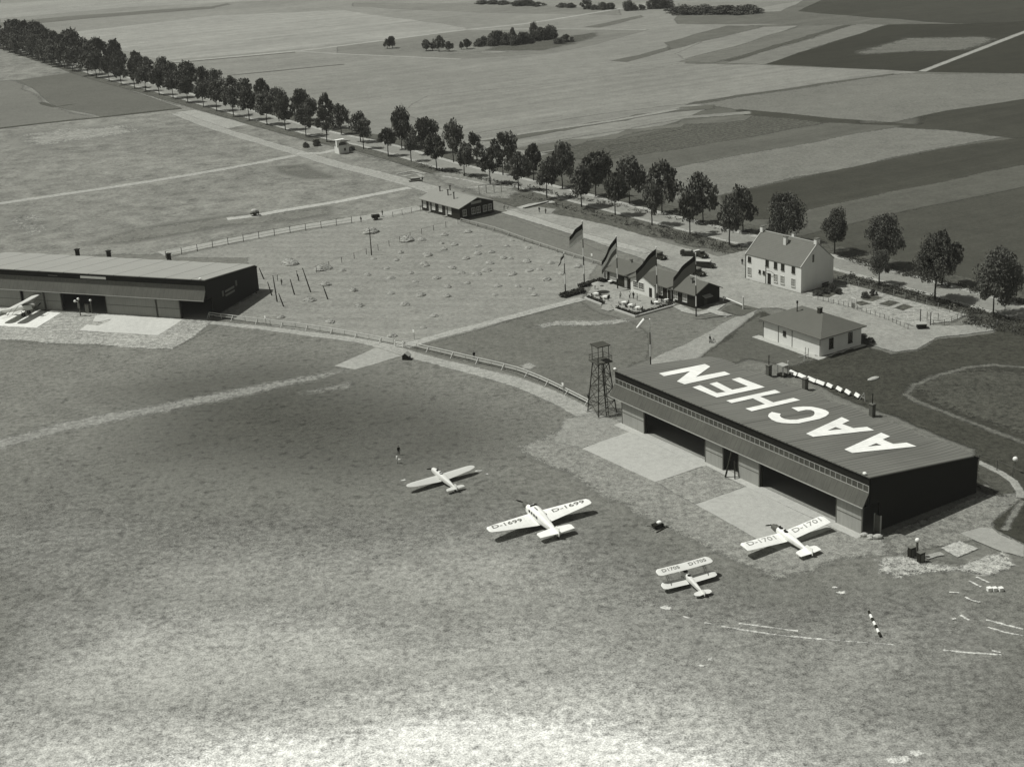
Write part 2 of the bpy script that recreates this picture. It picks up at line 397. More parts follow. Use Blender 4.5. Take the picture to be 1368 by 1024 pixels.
strip('path', Z(1, (640, 250), (1170, 203), (1365, 180)) + Z(2, (510, 118), (740, 95), (1150, 30), (1290, 5), (1500, -40)), 4.5, fp(176), 2, 12)
strip('path', Z(1, (1170, 203), (1365, 215)) + Z(2, (250, 224), (490, 235)), 3.5, fp(166), 2, 12)
strip('path', Z(2, (510, 118), (850, 114), (1225, 119)), 4, fp(164), 2, 12)
strip('path', Z(2, (500, 207), (640, 206), (700, 208)), 4, fp(160), 3, 12, fade=(.2, .3))
strip('path', Z(3, (960, 284), (1160, 207), (1365, 128), (1500, 80)), 3.2, fp(168), 1.5, 12)
strip('path', Z(2, (570, 556), (800, 521), (1100, 478), (1365, 432)) + Z(3, (80, 436),), (2.5, 4), fp(158), 2, 8, fade=(0, .2))
strip('path', Z(1, (60, 103), (330, 75), (850, 33)), 3, gm('boundary weeds', 104, soft=.2, rag=.6), 3, 15)
strip('path', Z(1, (640, 254), (1170, 208)), 2.5, gm('boundary weeds', 92, soft=.2, rag=.6), 2, 12)
strip('path', Z(1, (900, 300), (1365, 255)), 2, gm('boundary weeds', 118, soft=.2, rag=.6), 3, 15)

# ---- land between road and airfield -------------------------------------
patch('meadow', [(-60, 50), (0, 64), (130, 108), (330, 166), (480, 205), (560, 225), (640, 250), (600, 262), (550, 280), (420, 302), (300, 322), (220, 340), (-60, 345)], gm('rough pasture', 136, .3, .6, .25, .25, soft=.2, rag=.6), 4, 12)
patch('meadow', Z(1, (60, 320), (300, 285), (640, 402), (720, 428), (400, 462), (215, 420), (130, 350)), gm('dark pasture', 106, .15, .15, .15, .1, soft=.2, rag=.5), 3, 15)
patch('meadow', Z(1, (-100, 330), (60, 318), (215, 422), (380, 462), (0, 508), (-100, 515)), gm('dark pasture', 120, .15, .15, .15, .1, soft=.2, rag=.5), 8, 15)
patch('meadow', Z(1, (0, 530), (60, 520), (560, 470), (700, 520), (420, 560), (120, 600), (0, 590)), gm('thin pasture', 150, .25, .4, .3, .4, soft=.3, rag=1.0), 20, 15)
patch('meadow', Z(1, (1040, 655), (1240, 640), (1365, 690), (1380, 715), (1180, 720), (1060, 690)), gm('dark pasture', 118, .15, .3, .15, .2, soft=.3, rag=.8), 10, 12)
patch('meadow', Z(1, (0, 840), (220, 835), (240, 930), (60, 960), (0, 960)), gm('thin pasture', 158, .25, .4, .3, .4, soft=.3, rag=1.0), 14, 12)
patch('meadow', Z(1, (500, 900), (900, 840), (1365, 800), (1365, 860), (900, 910), (500, 980), (280, 985)), gm('dark pasture', 126, .15, .3, .2, .2, soft=.3, rag=.8), 10, 12)
patch('meadow', Z(1, (690, 445), (775, 434), (985, 494), (900, 512), (800, 482)), gm('bare soil', 168, .1, .15, .15, 0, soft=.2, rag=.4), 4, 10)
strip('verge', Z(1, (-40, 514), (160, 490), (430, 462), (720, 430)), 3.0, gm('hedge weeds', 74, soft=.2, rag=.6), 2, 10)
strip('verge', Z(1, (160, 400), (215, 424), (340, 408)), 3.0, gm('hedge weeds', 84, soft=.2, rag=.6), 2, 10, fade=(.2, .2))
# hay meadow
patch('meadow', [(222, 345), (340, 318), (470, 296), (563, 281), (616, 295), (700, 321), (757, 339), (800, 352), (778, 398), (640, 440), (540, 466), (430, 446), (350, 432), (283, 424), (336, 395), (330, 345)], gm('mown meadow', 147, .1, .2, .2, .12, soft=.2, rag=.4, row=(-.2, 5.2, .05)), 3, 8)
patch('meadow', [(545, 466), (640, 441), (776, 401), (800, 418), (845, 430), (866, 445), (866, 480), (828, 494), (780, 536), (700, 503), (620, 482)], gm('field grass dark', 114, .12, .2, .22, .2, soft=.2, rag=.5), 4, 8)
patch('lawn', [(616, 296), (672, 288), (760, 318), (812, 340), (800, 352), (700, 322)], gm('lawn', 122, .1, .12, .15, .1, soft=.2, rag=.4), 1.5, 6)

# oil stains and slab joints on the aprons
st = gm('oil stain', 112, .1, .3, .3, 0, soft=.45, rag=.9, opacity=.4)
for i, (x, y, r) in enumerate(((850, 612, 2.2), (905, 622, 1.6), (880, 600, 1.2), (990, 690, 2.4), (1040, 694, 1.8), (1075, 704, 1.4), (965, 676, 1.2), (200, 434, 2.0), (150, 436, 1.6), (180, 444, 1.2))):
    c = g(x, y).xy
    patch('stain', [tuple(c + Vector((r * math.cos(6.28 * j / 8), r * math.sin(6.28 * j / 8))) * random.uniform(.6, 1.2)) for j in range(8)], st, r * .9, 1, world=True)
jt = gm('slab joint', 122, .1, .3, .3, 0, soft=.4, rag=.8, opacity=.55)
for q in (([(810, 588), (910, 633)]), ([(808, 611), (878, 586)], 0)[0], [(840, 627), (912, 602)], [(962, 662), (1077, 721)], [(966, 695), (1036, 669)], [(1003, 714), (1075, 687)]):
    strip('slab_joint', q, .16, jt, .12, 2)

# faint wheel ruts on the turf
rut = gm('wheel rut', 112, .1, .25, .3, .1, soft=.45, rag=.9, opacity=.3); rutp = gm('skid scar', 158, .1, .25, .3, .1, soft=.45, rag=.9, opacity=.35)
for q, w_, m_ in (([(745, 735), (700, 790), (640, 840), (560, 880)], .6, rut), ([(760, 738), (717, 794), (655, 846), (575, 888)], .6, rutp), ([(618, 660), (640, 700), (700, 770), (790, 840)], .5, rutp),
    ([(1060, 745), (1000, 790), (920, 850), (800, 960)], .6, rutp), ([(640, 690), (500, 720), (300, 740), (80, 800)], .8, rutp)):
    strip('track', q, w_, m_, .8, 3, fade=(.3, .4))
# ---- the airfield -------------------------------------------------------
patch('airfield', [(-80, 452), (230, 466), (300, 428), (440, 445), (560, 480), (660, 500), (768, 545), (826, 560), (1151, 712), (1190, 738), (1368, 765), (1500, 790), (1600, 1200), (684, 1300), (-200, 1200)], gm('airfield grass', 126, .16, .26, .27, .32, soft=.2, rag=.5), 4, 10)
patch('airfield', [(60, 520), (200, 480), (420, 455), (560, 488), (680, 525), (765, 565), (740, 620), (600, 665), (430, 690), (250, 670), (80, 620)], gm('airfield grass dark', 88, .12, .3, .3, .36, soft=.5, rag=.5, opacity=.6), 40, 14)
patch('airfield', [(-100, 575), (80, 585), (200, 610), (330, 640), (520, 650), (640, 600), (760, 610), (860, 680), (960, 735), (1060, 760), (1180, 742), (1400, 768), (1500, 1200), (684, 1300), (-200, 1200)], gm('airfield grass mid pale', 147, .06, .22, .3, .3, soft=.5, rag=.2), 40, 12)  # first paler step of the turf toward the foreground
patch('airfield', [(-100, 660), (120, 660), (330, 665), (500, 665), (640, 645), (800, 655), (880, 690), (960, 735), (1060, 765), (1180, 745), (1400, 770), (1500, 1200), (684, 1300), (-200, 1200)], gm('airfield grass pale', 160, .06, .2, .3, .26, soft=.5, rag=.2), 32, 12)  # second, paler step of the turf toward the foreground
patch('airfield', [(-100, 770), (200, 770), (500, 760), (740, 775), (860, 800), (1000, 835), (1150, 880), (1300, 930), (1500, 960), (1500, 1200), (684, 1300), (-200, 1200)], gm('airfield grass dry overexposed', 176, .08, .22, .3, .26, soft=.5, rag=.22), 22, 10)  # dry grass, its tone raised further to carry overexposure
patch('airfield', [(-100, 900), (120, 920), (400, 890), (640, 865), (800, 860), (920, 875), (1060, 930), (1250, 1010), (1200, 1200), (684, 1300), (-200, 1200)], gm('airfield grass bleached overexposed', 192, .12, .22, .32, .25, soft=.5, rag=.35), 14, 8)  # pale dry grass with overexposure painted into its tone
patch('airfield', [(60, 1000), (260, 968), (450, 945), (640, 918), (820, 922), (930, 960), (1080, 1004), (1000, 1200), (684, 1300), (100, 1200)], gm('airfield grass white overexposed', 234, .1, .2, .32, .25, soft=.5, rag=.6), 10, 6)  # nearest strip: burnt-out exposure put into the grass colour
strip('track', Z(4, (-60, 888), (0, 870), (240, 805), (700, 715), (1050, 645), (1365, 580)) + [(478, 488)], (5, 3.5), gm('worn track', 160, .1, .2, .3, .1, soft=.4, rag=.8, opacity=.8), 3, 6, fade=(0, .25))
strip('track', Z(4, (1150, 672), (1365, 640)) + [(480, 505)], 3, gm('worn track', 144, .1, .2, .3, .1, soft=.4, rag=.8, opacity=.8), 2, 6, fade=(.3, .3))
patch('apron', [(446, 489), (515, 459), (530, 462), (546, 473), (474, 494)], gm('concrete slab', 170, .05, .12, .12, 0, soft=.1, rag=.2), .8, 4)
strip('path', [(281, 431), (340, 437), (420, 447), (500, 459), (560, 477), (640, 497), (700, 514), (760, 540), (800, 565)], (2.2, 4.4), gm('gravel walk', 168, .08, .15, .2, .1, soft=.25, rag=.5), 1.2, 4)
strip('path', [(541, 463), (575, 452), (640, 435), (700, 419), (778, 399)], 3.0, gm('gravel walk', 172, .08, .15, .2, .1, soft=.25, rag=.5), .8, 4)
strip('path', Z(5, (740, 412), (870, 392), (1000, 392), (1200, 378)), 3.2, gm('gravel thin', 158, .1, .25, .3, .1, soft=.35, rag=.9), 2, 4, fade=(.2, .2))
patch('bare_patch', Z(5, (730, 560), (760, 548), (790, 560), (770, 574), (735, 572)), gm('chalky earth', 160, .1, .2, .2, 0, soft=.3, rag=.6), 1.5, 3)
# paths on the left
strip('path', Z(1, (-30, 812), (0, 806), (560, 724), (970, 655), (1190, 612)), 4.0, gm('gravel walk', 172, .08, .15, .2, .1, soft=.25, rag=.5), 1.5, 8)
strip('path', Z(1, (700, 450), (870, 512), (1190, 608), (1365, 660)) + Z(2, (130, 683), (370, 748), (400, 760)), (4.5, 6.5), gm('gravel walk', 164, .08, .15, .2, .1, soft=.25, rag=.5), 1.5, 8)
strip('path', Z(1, (1180, 608), (1270, 608), (1345, 592)), 4, gm('gravel walk', 176, .08, .15, .2, .1, soft=.25, rag=.5), 1.5, 6)
strip('path', Z(1, (900, 868), (1010, 855), (1100, 838), (1365, 795)) + Z(2, (150, 770), (290, 744)), 3.4, gm('gravel walk', 182, .08, .15, .2, .1, soft=.25, rag=.5), 1.2, 8)
strip('path', [(215, 339), (300, 323), (400, 304), (480, 292), (562, 277)], 5.5, gm('pale walk', 168, .06, .1, .15, 0, soft=.2, rag=.4), 1.0, 6)
strip('path', Z(1, (430, 722), (640, 692)), 3, gm('thin walk', 140, .1, .25, .3, .1, soft=.35, rag=.9), 2, 8, fade=(.2, .2))
strip('path', Z(1, (740, 650), (960, 650)), 3, gm('thin walk', 138, .1, .25, .3, .1, soft=.35, rag=.9), 2, 8, fade=(.2, .2))

# ---- road with its bright footways --------------------------------------
NEAR = [(-40, 50), (0, 62), (60, 81), (129, 104), (213, 127), (312, 155.5), (409, 182.5), (486, 199.5), (583.5, 228), (692.6, 254.5), (777, 277), (871, 301.5), (974.5, 328), (1060, 351), (1174, 381), (1249, 401.5), (1326, 424), (1400, 446), (1480, 470)]
_n = [g(*p).xy for p in NEAR]
def off(P, d):
    o = []
    for i, p in enumerate(P):
        t = (P[min(i + 1, len(P) - 1)] - P[max(i - 1, 0)]).normalized(); o.append(p + Vector((-t.y, t.x)) * -d * (-1 if t.x > 0 else 1))
    return o
def wstrip(name, P, width, m, f=.8, seg=6):
    global g
    keep = g; g = lambda x, y, z=0: Vector((x, y, 0))
    try: return strip(name, [(p.x, p.y) for p in P], width, m, f, seg)
    finally: g = keep
_far = off(_n, 12.5)
wstrip('verge', off(_n, 1), 9, gm('verge weeds', 96, .1, .3, .35, .3, soft=.25, rag=.8), 2)
wstrip('verge', off(_n, 15.5), 6, gm('verge weeds', 90, .1, .3, .35, .3, soft=.25, rag=.8), 2)
wstrip('road', off(_n, 6.6), 9.5, gm('road metal', 146, .08, .12, .12, 0, soft=.15, rag=.2), .6)
wstrip('pavement', off(_n, 2.6), 1.7, gm('gravel footway', 172, .08, .15, .2, 0, soft=.3, rag=.6), .8)
wstrip('pavement', off(_n, 10.9), 2.0, gm('gravel footway', 176, .08, .15, .2, 0, soft=.3, rag=.6), .8)
patch('meadow', [(640, 252), (700, 262), (780, 284), (880, 309), (985, 336), (990, 341), (930, 331), (850, 312), (787, 296), (720, 284), (660, 268)], gm('verge weeds', 96, .1, .3, .35, .3, soft=.25, rag=.8), 2, 6)
# station yard, drive and garden
patch('yard', [(672, 280), (700, 279), (760, 290), (812, 301), (870, 318), (912, 331), (960, 343), (1000, 334), (1030, 345), (1000, 374), (1070, 393), (1085, 388), (1090, 394), (1150, 413), (1219, 436), (1232, 432), (1262, 436), (1320, 433), (1328, 442), (1290, 447), (1252, 451), (1225, 467), (1195, 471), (1160, 460), (1130, 440), (1040, 412), (1018, 412), (960, 460), (915, 500), (875, 498), (868, 482), (935, 450), (1000, 415), (985, 405), (962, 398), (930, 372), (880, 354), (812, 330), (745, 306), (690, 288)], gm('yard gravel', 157, .1, .22, .15, .08, soft=.2, rag=.4), 1.2, 5)
strip('track', [(676, 283), (720, 296), (790, 318), (850, 333), (930, 356)], 3.4, gm('pale wheel track', 172, .08, .12, .15, 0, soft=.3, rag=.6), 1.0, 4, fade=(0, .3))
patch('yard', Z(2, (380, 690), (440, 672), (640, 720), (720, 760), (680, 790), (560, 770), (440, 730)), gm('bare soil', 138, .1, .3, .25, .1, soft=.3, rag=.9), 5, 5)
strip('path', Z(2, (720, 826), (770, 812), (860, 800)), 2.4, gm('gravel walk', 176, .08, .15, .2, .1, soft=.25, rag=.5), .8, 4)
patch('yard', Z(2, (715, 835), (800, 820), (870, 830), (850, 850), (770, 850)), gm('yard gravel', 150, .08, .15, .15, .08, soft=.2, rag=.4), 1.5, 4)
for q in (((235, 690), (300, 678), (350, 690)), ((260, 700), (320, 690), (340, 705)), ((420, 700), (520, 716), (600, 735)), ((520, 745), (620, 738), (700, 745))):
    strip('path', Z(2, *q), 1.6, gm('gravel thin', 164, .1, .25, .3, .1, soft=.35, rag=.9), 1, 4)
patch('garden', [(1072, 395), (1120, 383), (1135, 381), (1292, 421), (1270, 430), (1222, 436)], gm('garden soil', 162, .06, .2, .3, .1, soft=.2, rag=.4), .8, 4)
GZ = (1080, 280, 4.74)
for q in (((330, 572), (400, 545), (480, 558), (405, 584)), ((443, 600), (512, 576), (582, 592), (512, 617)), ((540, 626), (602, 600), (668, 618), (600, 643)), ((30, 548), (130, 505), (200, 520), (130, 560)), ((290, 590), (340, 580), (400, 600), (330, 612))):
    patch('garden_bed', Z(GZ, *q), gm('bed greens', 86, .1, .3, .5, .3, soft=.15, rag=.5), .5, 2)
patch('rough_grass', [(905, 500), (960, 461), (1018, 415), (1100, 444), (1150, 461), (1190, 473), (1225, 469), (1255, 453), (1330, 445), (1335, 420), (1380, 432), (1500, 470), (1500, 740), (1368, 700), (1302, 650), (1302, 600), (1160, 545), (1000, 470)], gm('rough grass dark', 72, .15, .25, .3, .25, soft=.2, rag=.6), 3, 6)
patch('rough_grass', [(905, 500), (960, 461), (1018, 415), (1030, 455), (1095, 480), (1060, 490), (1000, 480)], gm('lawn', 100, .1, .12, .15, .1, soft=.3, rag=.5), 3, 5)
patch('rough_grass', [(1212, 520), (1250, 500), (1310, 490), (1400, 495), (1400, 590), (1330, 570), (1250, 542)], gm('rough grass', 82, .15, .25, .35, .3, soft=.4, rag=.8), 6, 5)
strip('path', [(1420, 500), (1365, 491), (1325, 488), (1290, 492), (1250, 503), (1220, 516), (1210, 528), (1225, 537), (1260, 550), (1310, 570), (1368, 592), (1420, 612)], 1.3, gm('thin trail', 106, .1, .2, .3, .1, soft=.4, rag=.8), 1.2, 4)
# terrace by the restaurant
TZ = (740, 290, 5.948)
patch('terrace', Z(TZ, (245, 640), (330, 525), (425, 515), (540, 560), (640, 590), (810, 640), (960, 690), (960, 708), (650, 792), (480, 735), (455, 700), (385, 700)), gm('terrace gravel', 162, .05, .12, .15, .05, soft=.1, rag=.3), .5, 3)
patch('path', Z(TZ, (385, 700), (450, 700), (480, 735), (430, 752), (375, 735)), gm('terrace gravel', 162, .05, .12, .15, .05, soft=.1, rag=.3), .4, 2)
strip('path', Z(TZ, (975, 705), (1060, 750), (1150, 770), (1250, 745), (1330, 690)), 2.2, gm('gravel walk', 172, .08, .15, .2, .1, soft=.25, rag=.5), .6, 3)
strip('path', Z(TZ, (1250, 745), (1320, 770), (1390, 790)), 2.2, gm('gravel walk', 172, .08, .15, .2, .1, soft=.25, rag=.5), .6, 3)
patch('lawn', Z((840, 380, 6.218), (770, 215), (820, 180), (900, 160), (1085, 205), (935, 270), (830, 240)), gm('lawn', 98, .1, .12, .15, .1, soft=.2, rag=.4), .8, 4)
# hangar aprons
patch('worn_ground', [(691, 597), (768, 563), (826, 563), (1151, 714), (1185, 720), (1190, 742), (1120, 748), (1036, 776), (985, 750), (905, 712), (787, 654)], gm('worn turf', 146, .1, .22, .3, .2, soft=.3, rag=.6), 4, 4)
patch('apron', [(755, 560), (790, 552), (826, 562), (846, 577), (777, 599), (740, 590)], gm('worn concrete', 154, .08, .25, .2, .05, soft=.25, rag=.5), 2, 3)
cn = lambda v: gm('apron concrete', v, .05, .10, .08, 0, soft=.1, rag=.15)
patch('apron', [(777, 599.5), (842, 576.5), (943, 621), (876, 644.5)], cn(188), .5, 4)
patch('apron', [(928, 674), (996, 650), (1113, 706), (1040, 736)], cn(186), .5, 4)
strip('apron', [(826, 566), (943, 620), (1013, 653), (1150, 717)], 2.0, cn(190), .5, 4)
patch('worn_ground', [(876, 644), (943, 622), (996, 650), (928, 674)], gm('worn turf pale', 150, .1, .25, .3, .1, soft=.25, rag=.6), 1, 3)
patch('worn_ground', [(1186, 715), (1215, 700), (1335, 655), (1310, 650), (1345, 640), (1368, 660), (1362, 670), (1332, 690), (1325, 705), (1368, 728), (1400, 735), (1400, 760), (1355, 741), (1300, 722), (1230, 735), (1195, 742)], gm('worn turf', 136, .1, .3, .35, .2, soft=.25, rag=.6), 2, 4)
patch('apron', Z((1120, 590, 6.205), (1000, 760), (1180, 712), (1280, 722), (1330, 770), (1540, 860), (1540, 960), (1330, 905), (1150, 830)), cn(166), .6, 4)
patch('apron', Z((1120, 590, 6.205), (845, 885), (1000, 825), (1165, 888), (985, 965)), gm('rubble bed', 184, .05, .2, .3, 0, soft=.2, rag=.4), .6, 3)
patch('rubble', Z((1160, 680, 4.654), (60, 320), (200, 300), (330, 330), (560, 370), (640, 330), (830, 270), (910, 350), (760, 415), (560, 385), (340, 395), (180, 430), (70, 390)), gm('chalk rubble', 170, .1, .35, .5, .2, soft=.35, rag=1.0), 2, 3)
strip('path', Z((1160, 680, 4.654), (355, 305), (410, 288), (460, 278)), 1.2, gm('pale walk', 168, .06, .1, .15, 0, soft=.2, rag=.4), .5, 2)
patch('rough_grass', Z((1280, 560, 5.12), (240, 705), (300, 660), (380, 610), (415, 555), (470, 545), (470, 860), (400, 830), (310, 780), (255, 750)), gm('rough grass dark', 66, .15, .25, .3, .25, soft=.2, rag=.5), 1.5, 3)
patch('rough_grass', Z((1280, 560, 5.12), (130, 305), (200, 330), (330, 400), (390, 470), (395, 510), (260, 520), (190, 440), (125, 400)), gm('rough grass', 86, .15, .25, .3, .25, soft=.25, rag=.6), 1.5, 3)
strip('path', Z((1280, 560, 5.12), (130, 295), (210, 330), (300, 375), (380, 430), (425, 500), (420, 540)), 1.3, gm('gravel walk', 160, .08, .15, .2, .1, soft=.25, rag=.5), .6, 3)
strip('path', Z((1280, 560, 5.12), (440, 560), (400, 620), (350, 700), (320, 765)), 1.0, gm('thin trail', 128, .1, .2, .3, .1, soft=.4, rag=.8), .8, 3)
patch('worn_ground', [(-60, 408), (0, 411), (85, 417), (150, 420), (250, 427), (284, 428), (262, 447), (230, 467), (150, 462), (0, 454), (-60, 450)], gm('worn turf bright', 168, .1, .3, .35, .15, soft=.25, rag=.7), 2, 4)
LZ = (0, 320, 3.8)
patch('apron', Z(LZ, (-120, 335), (0, 352), (310, 372), (186, 449), (0, 438), (-120, 430)), cn(240), .5, 4)  # overexposed white put into this slab's concrete colour
patch('apron', Z(LZ, (485, 388), (520, 380), (930, 406), (802, 487), (402, 461), (440, 432), (500, 436), (545, 420), (470, 415)), cn(208), .5, 4)
# white marking lines and scraps of chalk on the turf
ch = gm('chalk line', 208, .1, .3, .4, 0, soft=.35, rag=1.1, opacity=.85)
CZ = (908, 800, 2.974)
for q in (((165, 108), (350, 138), (560, 160)), ((235, 97), (350, 112), (470, 128)), ((1048, 203), (1150, 213), (1278, 221)), ((1240, 205), (1275, 212)), ((1218, 82), (1300, 104), (1365, 120)), ((1225, 112), (1290, 132), (1365, 146)), ((1115, 65), (1150, 84)), ((98, 95), (125, 99)), ((14, 70), (38, 76)), ((1140, 0), (1190, 16)), ((560, 160), (690, 170), (850, 182))):
    strip('marking', Z(CZ, *q), .32 if q[0] != (560, 160) else .18, ch, .2, 1.5)
MZ = (1160, 680, 4.654)
for q in (((625, 448), (700, 488)), ((672, 424), (752, 462)), ((502, 520), (565, 524)), ((602, 550), (640, 570), (698, 582)), ((520, 688), (545, 684))):
    strip('marking', Z(MZ, *q), .3, ch, .2, 1.0)
for i, (x, y, r) in enumerate(((888, 812, .8), (948, 881, .9), (938, 890, .5), (1123, 792, .7), (1207, 1014, 1.4), (1222, 1006, .8), (540, 641, .6), (650, 633, .5), (1270, 548, .0), (1115, 785, .5), (640, 629, .5), (533, 613, .5), (1285, 520, 0), (1168, 507, 0))):
    if not r: continue
    c = g(x, y).xy; k = 7
    patch('chalk_patch', [tuple(c + Vector((r * 1.1 * math.cos(6.28 * j / k), r * .8 * math.sin(6.28 * j / k))) * random.uniform(.5, 1.2)) for j in range(k)], gm('chalk scrap', 200, .1, .3, .4, 0, soft=.3, rag=1.3), r * .9, .5, world=True)

# ---- the air: a light summer haze
hz = MB().box(-4100, -700, -1, 4100, 6100, 108).build('haze', []); hz['kind'] = 'stuff'
hm = bpy.data.materials.new('haze air'); hm.use_nodes = True; nt = hm.node_tree; nt.nodes.clear()
ho = nt.nodes.new('ShaderNodeOutputMaterial'); pv = nt.nodes.new('ShaderNodeVolumePrincipled')
pv.inputs['Color'].default_value = (.96, .97, .93, 1); pv.inputs['Density'].default_value = .00006
nt.links.new(pv.outputs[0], ho.inputs['Volume']); hz.data.materials.append(hm)

# ================================================================ BUILDINGS
M_ROOFD = mat('tarred corrugated roof', 122, .30, .5, .7, rib=[('X', .86, .2, .42), ('X', 10.25, .022, .5)], stretch=(3, .12, 1))
M_ROOFL = mat('grey felt roof', 168, .08, .4, .8, rib=('X', 6.9, .035, .6))
M_BLACK = mat('black stained boards', 26, .3, 1.5, .8, rib=('X', .4, .1, .3))
M_BLACKY = mat('black stained gable boards', 27, .3, 1.5, .8, rib=('Y', .4, .1, .3))
M_CANOPY = mat('weathered sheet canopy', 92, .3, 1.2, .8, rib=('X', 1.12, .05, .4), stretch=(2, 1, .3))
M_TRIM = mat('pale drip rail', 176, .15, 1)
M_DOOR = mat('weathered hangar door', 172, .2, .9, .8, rib=('X', .62, .05, .25), stretch=(2, 1, .3))
M_DOORL = mat('weathered hangar door grey', 156, .16, .9, .8, rib=('X', .62, .05, .25), stretch=(2, 1, .3))
M_GLASS = mat('dusty glass', 76, .5, .9, .35, spec=.5)
M_BAR = mat('glazing bar', 172, .2, 2)
M_WHITE = mat('white paint', 258, .05, 1)
M_ROOFWHITE = mat('white roof paint', 260, .20, .7, rib=('X', .86, .2, .13))
M_CONC = mat('concrete floor', 150, .1, .3)
M_DARK = mat('dark iron', 34, .2, 2, .6)
M_STEEL = mat('steel grey', 70, .2, 2, .6)
M_PLASTER = mat('whitewash', 244, .12, .5, stretch=(1, 1, .35))
M_PANE = mat('window pane', 44, .3, 1.2, .2, spec=.5)
M_CURT = mat('curtained pane', 150, .25, 1.5, .4)
M_WOOD = mat('brown stained boards', 40, .25, 1.6, .8, rib=('Z', .22, .12, .3))
M_FRAME = mat('white window frame', 222, .05, 2)
M_TILE = mat('clay tile roof', 118, .12, 1.0, .85, rib=[('Y', .34, .2, .18), ('X', .25, .14, .1)])
M_FELT = mat('tarred felt roof', 103, .10, .7, .85, rib=('X', 1.0, .03, .18))
M_FELT2 = mat('pale felt roof', 150, .08, .7, .85, rib=('X', 1.0, .03, .14))
M_BRICK = mat('chimney brick', 110, .25, 3, .9, rib=('Z', .09, .2, .25))
M_PALEWOOD = mat('weathered pale timber', 178, .15, 2)
M_GREYWOOD = mat('grey timber', 112, .2, 2)
M_DARKWOOD = mat('dark timber', 56, .25, 2)

def frame3(a, b, c=None, depth=None):
    """ground frame from three surveyed corners: front left, front right, back right"""
    A, B = g(*a), g(*b); L = (B - A).length; rz = math.atan2(B.y - A.y, B.x - A.x)
    D = depth or (g(*c) - B).dot(Vector((-math.sin(rz), math.cos(rz), 0)))
    return A, rz, L, D

